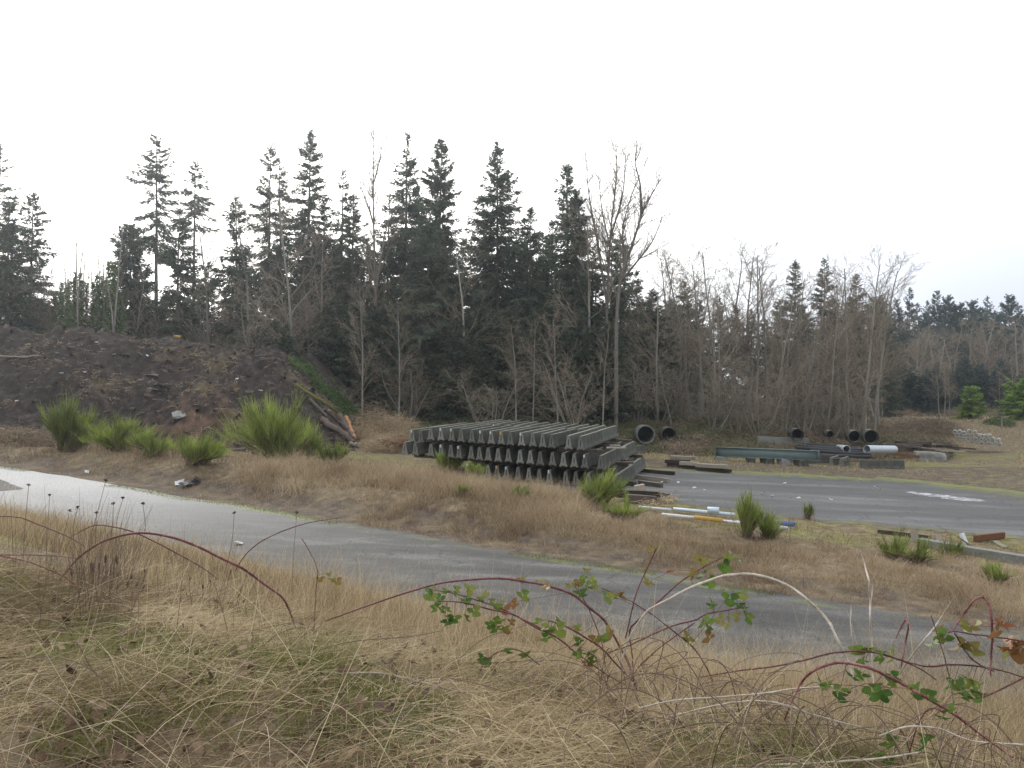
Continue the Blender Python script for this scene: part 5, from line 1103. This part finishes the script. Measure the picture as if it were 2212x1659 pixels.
# ------------------------------------------------------------------ foreground canes
def leaf_geo(c, rng, size, tint, m):
    """a leaf of three toothed leaflets"""
    a0 = rng.uniform(0, 6.28); tilt = rng.uniform(-.5, .9)
    rot = np.array(Euler((rng.uniform(.5, 1.5), rng.normal(0, .4), rng.normal(0, .7))).to_matrix())
    for j, (ang, off, sc_) in enumerate(((0, .35, 1.0), (1.25, .05, .82), (-1.25, .05, .82))):
        s = size * sc_; ln = np.linspace(0, 1, 7); w = np.array([.0, .34, .47, .48, .40, .25, 0]) * s; w = w * (1 + .07 * np.array([0, 1, -1, 1, -1, 1, 0])); fold = rng.uniform(.1, .5)
        V = []
        for k in range(7):
            yk = ln[k] * s; dr = -.25 * s * ln[k]**2
            V += [[-w[k], yk, dr + w[k] * fold], [0, yk, dr], [w[k], yk, dr + w[k] * fold]]
        V = np.array(V); cs_, sn = math.cos(ang), math.sin(ang); V = np.stack([V[:, 0] * cs_ - (V[:, 1] + off * s) * sn, V[:, 0] * sn + (V[:, 1] + off * s) * cs_, V[:, 2]], 1)
        V = V @ rot.T * [1, 1, -1] + c
        F = []
        for k in range(6):
            o = 3 * k; F += [[o, o + 1, o + 4, o + 3], [o + 1, o + 2, o + 5, o + 4]]
        m.add(V, F, np.clip(tint + rng.normal(0, .07), 0, 1))
KC = 0
def cane(vpts, D, r, label, mt='cane', leaves=(), thorns=True, D1=None, cat='bramble cane', name='bramble_cane', size=.05, group=None, tint=.4):
    """leaves: (vx, vy, tint)"""
    global KC; KC += 1; rng = np.random.default_rng(2000 + KC); n = len(vpts); Ds = np.linspace(D, D1 or D, n) + rng.normal(0, .04, n)
    P = np.array([at(vx, vy, d) for (vx, vy), d in zip(vpts, Ds)])
    S = spline(P, 7); S += np.cumsum(rng.normal(0, .0006, S.shape), 0)
    q = np.linspace(0, 1, len(S)); r *= .72; rr = r * (1 - .45 * np.abs(q * 2 - 1)**2) if r > .004 else np.full(len(S), r)
    t = thing(name, label, cat, S[-1], 0, group); m = MB(); V, F, tt = tube(S - S[-1], rr, 7); m.add(V, F, np.repeat(np.clip(tint + rng.normal(0, .12, len(S)), 0, 1), 7).tolist() + [tint] * 2)
    if thorns:
        k = np.sort(rng.random(int(len(S) * 2.2))) * (len(S) - 1.01); i = k.astype(int); p = S[i] + (S[i + 1] - S[i]) * (k - i)[:, None] - S[-1]; d = unit(rng.normal(0, 1, (len(k), 3))); m.add3(prisms(p, p + d * (rr[i] + .009)[:, None], rr[i] * .45, .0006, .6, 4))
    if leaves:
        m3 = MB()
        prev = None
        for vx, vy, ti in leaves:
            Pv = np.array([[(s_[0] / s_[1]) * 1703.3 + 1106, 864 - (s_[2] - CAMZ) / s_[1] * 1703.3] for s_ in S]); j = int(np.argmin(np.hypot(Pv[:, 0] - vx, Pv[:, 1] - vy))); c = at(vx, vy, S[j, 1] + rng.normal(0, .05))
            leaf_geo(c - S[-1], rng, size * 1.08 * rng.uniform(.75, 1.25), ti, m3); far_ = np.linalg.norm(c - S[j]) > .11
            m.add3(prisms([(prev if far_ and prev is not None else S[j]) - S[-1]], [c - S[-1]], [.0016], [.001], .4, 4)); prev = c
        m3.build('leaves', MT['leaf'], t)
    m.build('stem', MT[mt], t, False)
    return t
def Z5(*p): return [(864 + a * .3418, 1134 + b * .3418) for a, b in p]
def Z6(*p): return [(1512 + a * .3164, 1134 + b * .3164) for a, b in p]
def L5(*p): return [(864 + a * .3418, 1134 + b * .3418, t) for a, b, t in p]
def L6(*p): return [(1512 + a * .3164, 1134 + b * .3164, t) for a, b, t in p]
cane([(120, 1262), (135, 1245), (168, 1206), (219, 1171), (273, 1154), (320, 1151), (375, 1161), (430, 1181), (480, 1206), (523, 1226), (566, 1257), (609, 1288), (625, 1316), (641, 1355), (662, 1385)], 6, .0135, 'thickest red brown bramble cane arching over the road at the left')
cane([(160, 1156), (203, 1135), (242, 1138), (289, 1150), (344, 1175), (395, 1202), (437, 1226), (470, 1250)], 6.6, .0075, 'thinner bramble cane arching just behind the thickest red one', tint=.25)
cane([(-20, 1112), (0, 1115), (43, 1118), (86, 1134), (148, 1160), (180, 1180)], 6.2, .006, 'thin bramble cane entering at the left edge above the grass', tint=.2)
cane([(-20, 1199), (0, 1199), (59, 1198), (117, 1200), (166, 1206)], 5.6, .006, 'nearly level red cane at the left edge ending at the thick arch')
cane([(-20, 1198), (0, 1202), (59, 1214), (129, 1241), (160, 1262)], 5.6, .0055, 'red cane sloping down from the left edge below the level one')
cane([(508, 1234), (527, 1202), (562, 1171), (609, 1148), (664, 1130), (735, 1119)], 6.2, .006, 'slender cane curving up to the right over the road', tint=.3)
cane([(678, 1380), (682, 1281), (685, 1230), (668, 1190), (652, 1163)], 6.0, .004, 'upright thin bramble shoot with a few leaves over the near road edge', leaves=[(691, 1247, .75), (707, 1238, .4), (715, 1249, .35), (726, 1251, .65)], size=.045)
cane([(700, 1342), (780, 1313)] + Z5((0, 440), (250, 370), (450, 345), (640, 338), (800, 360), (960, 390), (1100, 440), (1220, 530), (1300, 600), (1370, 720), (1430, 830), (1480, 960), (1500, 1040)), 5.4, .011, 'long bramble cane arching from the grass to the middle plant', leaves=L5((760, 330, .6), (880, 350, .5), (900, 350, .55), (940, 380, .75), (770, 425, .4), (1130, 415, .2), (700, 490, .9), (655, 520, .95)), D1=5.0)
cane(Z5((220, 480), (400, 490), (560, 530), (700, 560), (850, 640), (1000, 715), (1120, 810), (1290, 930), (1420, 1010)), 5.0, .008, 'leafy bramble cane, lower of a close pair reaching left', leaves=L5((230, 505, .3), (260, 520, .25), (290, 525, .2), (300, 595, .08), (285, 575, .1), (345, 575, .1), (410, 570, .12), (460, 525, .4), (570, 620, .12), (610, 640, .2), (650, 650, .45), (670, 655, .95), (700, 600, .85), (640, 595, .3), (585, 600, .2)), size=.046)
cane(Z5((170, 405), (350, 435), (500, 480), (620, 520), (760, 590), (900, 660), (1000, 740)), 5.0, .006, 'leafy bramble cane, upper of a close pair reaching left', leaves=L5((180, 425, .2), (205, 425, .3), (215, 385, .45), (260, 450, .15), (300, 410, .3), (340, 420, .2), (355, 390, .35), (410, 470, .15), (435, 465, .2), (440, 385, .5), (505, 455, .35), (530, 430, .55), (585, 465, .3), (600, 495, .3), (640, 470, .45)), size=.046)
cane(Z5((950, 605), (1060, 650), (1200, 730), (1280, 790), (1390, 910), (1480, 1000)), 4.8, .008, 'dark cane with broad green leaves at the heart of the middle bramble', leaves=L5((890, 600, .3), (935, 610, .35), (1000, 590, .2), (945, 660, .15), (940, 700, .15), (985, 640, .4), (1090, 640, .55), (1105, 700, .25), (1140, 725, .2), (1145, 770, .15), (1120, 800, .2), (1200, 800, .25), (1185, 850, .3), (1180, 870, .95), (1240, 700, .7), (1275, 705, .25), (1300, 680, .7)), size=.054)
cane(Z5((2050, 200), (1900, 280), (1760, 370), (1640, 480), (1500, 610), (1450, 680), (1470, 850), (1480, 1020)), 5.2, .0075, 'red cane rising to the right with leaves at its tip above the road', leaves=L5((2070, 190, .35), (2105, 190, .3), (2040, 240, .2), (2065, 275, .25), (1940, 215, .55), (1890, 205, .6), (1925, 300, .15), (1945, 345, .2), (1975, 280, .5), (1840, 320, .75), (1870, 290, .65), (1720, 285, 1.), (1580, 355, .6)), size=.05)
cane([(1335, 1450), (1362, 1375), (1397, 1322), (1445, 1295), (1496, 1267), (1548, 1247), (1575, 1240), (1616, 1238), (1664, 1248), (1708, 1267), (1740, 1292), (1771, 1321), (1794, 1352), (1809, 1387), (1825, 1425), (1838, 1465), (1845, 1500)], 5.0, .012, 'thick bleached dead cane making a wide white arch over the road', 'canedry', D1=4.4, tint=.65)
cane(Z5((1620, 150), (1560, 280), (1490, 440), (1450, 600), (1420, 720)), 5.1, .0055, 'upright reddish shoot between the arching canes', leaves=L5((1600, 150, .55), (1640, 130, .6), (1560, 265, .7)), size=.035)
cane(Z5((2180, 515), (2100, 530), (1950, 560), (1870, 600), (1750, 630), (1600, 690), (1430, 770), (1300, 810)), 4.9, .0065, 'red cane with a spray of leaves at its right end over the road', leaves=L5((1900, 620, .15), (1950, 640, .2), (1930, 600, .25), (1965, 690, .8), (1830, 700, .6), (1850, 740, .5), (2085, 440, .15), (2120, 430, .3), (2060, 480, .25), (1970, 500, .2), (1960, 460, .4), (2140, 495, .15), (2160, 430, .45), (2130, 560, .55), (2180, 520, .2), (2200, 560, .3), (2040, 600, .6), (2080, 620, .5)), size=.05)
cane(Z5((1130, 420), (1190, 520), (1240, 640), (1280, 760), (1300, 900)), 5.3, .0045, 'thin red shoot rising behind the middle bramble', leaves=L5((1080, 375, .5), (1100, 370, .6), (1130, 345, .7), (1170, 325, .3), (1200, 345, .35), (1185, 380, .4), (1215, 385, .45), (1250, 390, .6), (1175, 275, .5)), size=.04)
cane(Z5((1590, 560), (1700, 650), (1850, 770), (1920, 870), (1980, 990)), 4.9, .006, 'cane sloping down to the right across the paler grass', leaves=L5((1310, 430, .45), (1340, 430, .4), (1370, 430, .75), (1410, 440, .7)), tint=.3)
cane(Z5((1860, 620), (1740, 700), (1620, 790), (1500, 900)), 4.9, .005, 'cane rising to the right under the leafy spray', tint=.3)
cane(Z5((1280, 400), (1400, 450), (1480, 490), (1590, 560)), 5.1, .0045, 'thin cane joining the red shoots above the road', tint=.35)
cane(Z5((480, 1000), (520, 890), (590, 820), (680, 785), (760, 795), (880, 880)), 4.8, .0045, 'small arched bramble shoot with dark leaves in the near grass', leaves=L5((540, 850, .0), (530, 830, .05), (660, 790, .1), (690, 800, .15), (790, 805, .12), (845, 850, .15)), size=.045, tint=.2)
cane(Z6((0, 1040), (250, 1000), (500, 970), (700, 930), (900, 880), (1050, 868), (1200, 875), (1350, 920), (1500, 980), (1620, 1060)), 4.3, .0065, 'long low dark cane across the right foreground', leaves=L6((1120, 830, .4), (1080, 840, .4), (1150, 840, .25), (1250, 860, .2), (1220, 890, .2), (1320, 850, .4), (1100, 915, .15), (1130, 925, .12)), tint=.3)
cane([(1695, 1555), (1707, 1525), (1731, 1477), (1758, 1450), (1799, 1433), (1836, 1434), (1884, 1446), (1918, 1463), (1952, 1480), (1990, 1504), (2031, 1528), (2071, 1552), (2106, 1579), (2157, 1617), (2190, 1640)], 3.9, .0105, 'thick red bramble cane arching low across the right foreground', leaves=L6((960, 1115, .08), (930, 1130, .1), (1005, 1135, .08), (1050, 1030, .1), (1110, 1010, .15), (1200, 1085, .12), (1250, 1130, .06), (1280, 1140, .06), (1300, 1015, .12), (1170, 1110, .1), (1320, 1050, .25), (870, 1070, .3), (830, 1085, .2), (1500, 1120, .05), (1550, 1130, .1), (1470, 1090, .2)), size=.052, tint=.6)
cane([(1855, 1186), (1866, 1216), (1877, 1257), (1881, 1299), (1881, 1340), (1884, 1387), (1885, 1441), (1888, 1490)], 4.4, .0075, 'upright bleached dead stick standing tall before the far verge', 'canedry', thorns=False, tint=.7)
cane([(1887, 1257), (1885, 1272), (1882, 1299)], 4.4, .005, 'short fork of the upright bleached stick', 'canedry', thorns=False, tint=.6)
cane(Z6((1025, 460), (1035, 560), (1030, 650), (1040, 760)), 4.8, .004, 'short pale dead stick left of the upright bleached one', 'canedry', thorns=False, tint=.7)
cane(Z6((1720, 730), (1800, 610), (1870, 520), (1920, 495), (1960, 530), (1985, 620), (1990, 760), (1985, 900), (1980, 1040)), 4.0, .0085, 'hooked red bramble cane with orange leaves near the right edge', leaves=L6((2055, 640, 1.), (2075, 660, .95), (2010, 710, .9), (1850, 680, .6), (1880, 690, .55), (1660, 740, .35), (1640, 690, .7), (1690, 745, .3), (1620, 800, .3), (1820, 790, .6), (1840, 820, .65), (1800, 800, .7)), size=.052, tint=.65)
cane(Z6((1340, 770), (1380, 680), (1410, 645), (1425, 690), (1410, 780), (1390, 900), (1380, 980)), 4.2, .0065, 'small hooked red shoot left of the larger red hook', tint=.65)
cane(Z6((1250, 880), (1400, 930), (1560, 970), (1700, 960), (1900, 970), (2100, 1010), (2250, 1060)), 4.1, .006, 'dark cane running level out at the right edge', leaves=L6((1740, 1060, .1), (1780, 1080, .12), (1760, 1145, .06), (1820, 1165, .08), (1860, 1070, .35), (1880, 1130, .2), (1900, 1080, .25), (1920, 1150, .2), (1830, 1040, .3), (1700, 1080, .25)), tint=.2)
cane(Z6((2230, 800), (2080, 775), (1900, 755), (1720, 730), (1640, 770)), 4.0, .005, 'thin cane with large orange leaves at the right edge', leaves=L6((2140, 770, .95), (2160, 800, .9), (2120, 830, .85), (2190, 840, .9), (2090, 835, .45), (2190, 790, 1.)), size=.06, tint=.3)
cane(Z6((1740, 740), (1790, 830), (1850, 910), (1910, 960), (2000, 1000)), 4.0, .005, 'dark cane hanging down from the red hook', tint=.15)
cane(Z6((2212, 1040), (2120, 1090), (2000, 1150), (1900, 1180)), 3.9, .0055, 'red cane crossing low near the right edge', tint=.35)
cane([(420, 1526), (485, 1481), (547, 1461), (615, 1454), (684, 1451), (754, 1453), (822, 1454), (890, 1468), (975, 1490), (1044, 1512), (1112, 1563), (1146, 1591)], 4.1, .0075, 'long grey dead cane lying across the near grass', 'canedry', tint=.3)
cane([(62, 1512), (96, 1485), (133, 1476), (171, 1486), (219, 1497)], 4.2, .006, 'short bleached cane bent over at the lower left', 'canedry', tint=.6)
cane([(150, 1400), (167, 1389), (191, 1433), (219, 1474), (239, 1526), (260, 1577), (263, 1650)], 4.0, .005, 'dark thin stem leaning in the lower left grass', 'stalk', thorns=False, tint=.3)
cane([(1380, 1530), (1458, 1512), (1560, 1504), (1649, 1496), (1717, 1487), (1799, 1481)], 4.0, .0055, 'upper pale dead cane lying below the middle bramble', 'canedry', tint=.6)
cane([(1440, 1550), (1458, 1545), (1543, 1525), (1628, 1515), (1697, 1525), (1765, 1549), (1867, 1576), (1969, 1600)], 3.8, .0065, 'lower grey dead cane curving through the right foreground', 'canedry', tint=.45)
cane([(1500, 1660), (1560, 1656), (1697, 1653), (1799, 1648), (1901, 1641), (1986, 1627)], 3.45, .0055, 'pale cane along the very bottom at the right', 'canedry', tint=.6)
cane([(1900, 1590), (1960, 1570), (2030, 1575), (2100, 1600), (2212, 1610)], 3.6, .005, 'pale twig over the thick red cane at the lower right', 'canedry', tint=.6)
cane([(700, 1520), (800, 1560), (900, 1575), (1000, 1600), (1080, 1650)], 3.6, .004, 'thin grey stem fallen in the lower middle grass', 'canedry', thorns=False, tint=.4)
cane([(2012, 1330), (2040, 1420), (2052, 1470), (2060, 1520)], 3.9, .004, 'thin dark upright stem left of the red hook', 'stalk', thorns=False, tint=.2)
cane([(2062, 1288), (2030, 1340), (1998, 1380), (1960, 1430), (1925, 1480)], 4.2, .006, 'pale diagonal dead cane behind the small red hook', 'canedry', tint=.6)
thr = [(1990, 1535), (2015, 1545), (1880, 1570), (1905, 1585), (2030, 1520)]
cane([(1960, 1640), (1985, 1560), (2010, 1530), (2040, 1540)], 3.7, .004, 'low leafy bramble shoot under the thick red cane', leaves=[(1996, 1586, .1), (2005, 1596, .08), (2035, 1548, .1), (2045, 1530, .15), (1915, 1600, .2), (1930, 1590, .1), (1900, 1625, .12), (1920, 1640, .1)], size=.05)
rng = np.random.default_rng(77); m = MB()
for k in range(330):
    u = rng.uniform(.1, .7) if k % 10 < 8 else rng.uniform(-.6, .2); D = rng.uniform(3.0, 5.6); x = u * D; z = float(terr(x, D)); L = rng.uniform(.3, 1.1); a = rng.uniform(0, 6.283); hh = rng.uniform(.05, .4) * (1 if k % 10 < 8 else .5)
    P = np.array([[x, D, z], [x + math.cos(a) * L * .3, D + math.sin(a) * L * .3, z + hh], [x + math.cos(a) * L * .7, D + math.sin(a) * L * .7, z + hh * 1.1], [x + math.cos(a + .3) * L, D + math.sin(a + .3) * L, z + hh * .4]])
    S_ = spline(P, 5); m.add3(tube(S_, np.linspace(.0032, .0015, len(S_)) * rng.uniform(.7, 1.3), 5, rng.uniform(.1, .9)))
tag(m.build('tangled_stems', MT['stalk']), 'tangle of thin dead bramble stems over the near grass', kind='stuff')
m = MB(); n = 420; vx = np.where(R.random(n) < .6, R.normal(215, 38, n), R.uniform(20, 560, n)); D = R.uniform(4.8, 7.2, n); u = (vx - 1106) / 1703.3; x = u * D
m.add3(blades(np.stack([x, D, terr(x, D)], 1), R.uniform(.3, .85, n), R.uniform(.003, .006, n), R.uniform(.03, .3, n), np.clip(R.normal(.4, .25, n), 0, 1), 4, .15))
tag(m.build('withered_stems', MT['stalk']), 'brown withered stems standing in the grass at the lower left', kind='stuff')
# dried seed heads
def seedstalk(vb, vt, D, label, group, head=(.012, .035), k=0, r=.0036, umbel=False):
    rng = np.random.default_rng(3000 + k); a, b = at(*vb, D), at(*vt, D + rng.normal(0, .1)); S = spline([a, (a + b) / 2 + rng.normal(0, .02, 3), b], 6); t = thing('dried_weed', label, 'dried weed', a, 0, group)
    m = MB(); m.add3(tube(S - a, np.linspace(r, r * .6, len(S)), 5)); m.build('stalk', MT['stalk'], t)
    h = MB(); d = unit(S[-1] - S[-2])
    if umbel:
        n = 16; e = unit(rng.normal(0, .5, (n, 3)) + d); h.add3(prisms(np.repeat((S[-1] - a)[None], n, 0), S[-1] - a + e * .024, [.0014] * n, [.003] * n, rng.random(n), 4))
    else:
        z = np.linspace(0, 1, 6); h.add3(tube(np.array([S[-1] - a + d * q * head[1] * 2 for q in z]), head[0] * .8 * np.sin(np.clip(z, .06, .96) * math.pi)**.6, 6, .4))
        for q in rng.random(2): pass
    h.build('seed_head', MT['seed'], t)
sd = [((185, 1400), (155, 1245)), ((205, 1410), (196, 1230)), ((215, 1405), (213, 1192 + 40)), ((222, 1400), (228, 1215)), ((235, 1395), (252, 1218)), ((228, 1400), (256, 1250)), ((238, 1390), (282, 1253)), ((232, 1410), (275, 1270)), ((245, 1400), (292, 1268)), ((240, 1410), (304, 1280)), ((250, 1410), (285, 1290)), ((195, 1400), (201, 1235)), ((210, 1400), (225, 1262)), ((190, 1400), (178, 1290)), ((180, 1405), (200, 1275)), ((255, 1420), (270, 1300))]
for k, (vb, vt) in enumerate(sd): seedstalk(vb, vt, 5.6 + .05 * (k % 5), 'dry brown stalk with a dark seed head in the dense clump', 'seed stalks of the left clump', (.011, .03), k)
sd = [((420, 1380), (410, 1255)), ((440, 1370), (438, 1272)), ((455, 1365), (455, 1262)), ((470, 1370), (497, 1240)), ((480, 1370), (515, 1292)), ((430, 1380), (405, 1290)), ((490, 1375), (530, 1248)), ((500, 1370), (482, 1318)), ((300, 1360), (312, 1238)), ((545, 1380), (556, 1285)), ((330, 1370), (350, 1300))]
for k, (vb, vt) in enumerate(sd): seedstalk(vb, vt, 6.4, 'dry stalk with a small dark head in grass below the thick cane', 'scattered seed stalks', (.008, .02), 40 + k, .003)
sd = [((50, 1230), (62, 1050)), ((100, 1200), (107, 1072)), ((190, 1180), (228, 1040)), ((250, 1180), (265, 1078)), ((300, 1190), (309, 1090)), ((160, 1185), (168, 1098)), ((120, 1215), (150, 1105)), ((205, 1230), (208, 1110)), ((485, 1240), (506, 1110)), ((630, 1280), (641, 1110)), ((225, 1215), (245, 1090))]
for k, (vb, vt) in enumerate(sd): seedstalk(vb, vt, 7.4, 'thin dead stem with a small bristly head rising over the road', 'dead stems over the road', k=80 + k, r=.0034, umbel=True)

# ------------------------------------------------------------------ light, sky, camera
AZ, EL = rad(-26), rad(30)
S = Vector((math.sin(AZ) * math.cos(EL), math.cos(AZ) * math.cos(EL), math.sin(EL)))
sun = bpy.data.lights.new('sun', 'SUN'); sun.energy = 1.0; sun.angle = rad(14); sun.color = (1, .97, .92)
so = bpy.data.objects.new('sun', sun); C.objects.link(so); so.rotation_euler = S.to_track_quat('Z', 'Y').to_euler(); so.location = (0, 0, 60)
w = bpy.data.worlds.new('World'); sc.world = w; w.use_nodes = True; n = w.node_tree.nodes; l = w.node_tree.links
sky = n.new('ShaderNodeTexSky'); sky.sky_type = 'NISHITA'; sky.sun_disc = False; sky.sun_elevation = EL; sky.sun_rotation = AZ; sky.dust_density = 4; sky.air_density = 1.2
tc = n.new('ShaderNodeTexCoord'); nrm = n.new('ShaderNodeVectorMath'); nrm.operation = 'NORMALIZE'; l.new(tc.outputs['Generated'], nrm.inputs[0])
dt = n.new('ShaderNodeVectorMath'); dt.operation = 'DOT_PRODUCT'; l.new(nrm.outputs[0], dt.inputs[0]); dt.inputs[1].default_value = S
mr = n.new('ShaderNodeMapRange'); mr.inputs['From Min'].default_value = .55; mr.inputs['From Max'].default_value = 1; mr.inputs['To Min'].default_value = 0; mr.inputs['To Max'].default_value = 1; l.new(dt.outputs['Value'], mr.inputs['Value'])
pw = n.new('ShaderNodeMath'); pw.operation = 'POWER'; l.new(mr.outputs[0], pw.inputs[0]); pw.inputs[1].default_value = 1.6
cl = n.new('ShaderNodeMix'); cl.data_type = 'RGBA'; l.new(pw.outputs[0], cl.inputs['Factor']); cl.inputs['A'].default_value = (10.5, 10.9, 11.6, 1); cl.inputs['B'].default_value = (24, 23.6, 23, 1)
nz = n.new('ShaderNodeTexNoise'); nz.inputs['Scale'].default_value = 2.2; nz.inputs['Detail'].default_value = 5; l.new(nrm.outputs[0], nz.inputs['Vector'])
cr = n.new('ShaderNodeMapRange'); cr.inputs['From Min'].default_value = .3; cr.inputs['From Max'].default_value = .6; cr.inputs['To Min'].default_value = .72; cr.inputs['To Max'].default_value = .97; l.new(nz.outputs['Fac'], cr.inputs['Value'])
mx = n.new('ShaderNodeMix'); mx.data_type = 'RGBA'; l.new(cr.outputs[0], mx.inputs['Factor']); l.new(sky.outputs[0], mx.inputs['A']); l.new(cl.outputs['Result'], mx.inputs['B'])
sx = n.new('ShaderNodeSeparateXYZ'); l.new(nrm.outputs[0], sx.inputs[0])
hz = n.new('ShaderNodeMapRange'); hz.interpolation_type = 'SMOOTHSTEP'; hz.inputs['From Min'].default_value = .05; hz.inputs['From Max'].default_value = .34; hz.inputs['To Min'].default_value = 1; hz.inputs['To Max'].default_value = 0; l.new(sx.outputs['Z'], hz.inputs['Value'])
hx = n.new('ShaderNodeMapRange'); hx.interpolation_type = 'SMOOTHSTEP'; hx.inputs['From Min'].default_value = .1; hx.inputs['From Max'].default_value = .6; l.new(sx.outputs['X'], hx.inputs['Value'])
hm_ = n.new('ShaderNodeMath'); hm_.operation = 'MULTIPLY'; l.new(hz.outputs[0], hm_.inputs[0]); l.new(hx.outputs[0], hm_.inputs[1])
m2 = n.new('ShaderNodeMix'); m2.data_type = 'RGBA'; l.new(hm_.outputs[0], m2.inputs['Factor']); l.new(mx.outputs['Result'], m2.inputs['A']); m2.inputs['B'].default_value = (6.0, 6.4, 7.3, 1)
l.new(m2.outputs['Result'], n['Background'].inputs['Color']); n['Background'].inputs['Strength'].default_value = .11
cam = bpy.data.cameras.new('camera'); co = bpy.data.objects.new('camera', cam); C.objects.link(co); sc.camera = co
cam.sensor_fit = 'HORIZONTAL'; cam.sensor_width = 36; cam.lens = 36 * 1703.3 / 2212; cam.clip_start = .1; cam.clip_end = 5000
co.location = (0, 0, CAMZ); co.rotation_euler = (math.pi / 2 + PITCH, 0, 0)
if HAZE:
    bm = bmesh.new(); bmesh.ops.create_cube(bm, size=1)
    for v in bm.verts: v.co = Vector((v.co.x * 2200, 700 + v.co.y * 1700, 22 + v.co.z * 60))
    me = bpy.data.meshes.new('haze'); bm.to_mesh(me); bm.free(); hm = bpy.data.materials.new('haze_air'); hm.use_nodes = True; hn = hm.node_tree.nodes; hn.remove(hn['Principled BSDF'])
    pv_ = hn.new('ShaderNodeVolumePrincipled'); pv_.inputs['Color'].default_value = (.86, .92, 1, 1); pv_.inputs['Density'].default_value = HAZE; pv_.inputs['Anisotropy'].default_value = .75; hm.node_tree.links.new(pv_.outputs[0], hn['Material Output'].inputs['Volume'])
    tag(link('haze', me, hm), kind='stuff')
sc.cycles.volume_bounces = 0
sc.view_settings.view_transform = 'Standard'; sc.view_settings.look = 'None'; sc.view_settings.exposure = 0.3
sc.cycles.max_bounces = 6; sc.cycles.transparent_max_bounces = 8; sc.cycles.use_denoising = True; sc.cycles.denoiser = 'OPENIMAGEDENOISE'; sc.cycles.denoising_prefilter = 'ACCURATE'; sc.cycles.denoising_input_passes = 'RGB_ALBEDO_NORMAL'
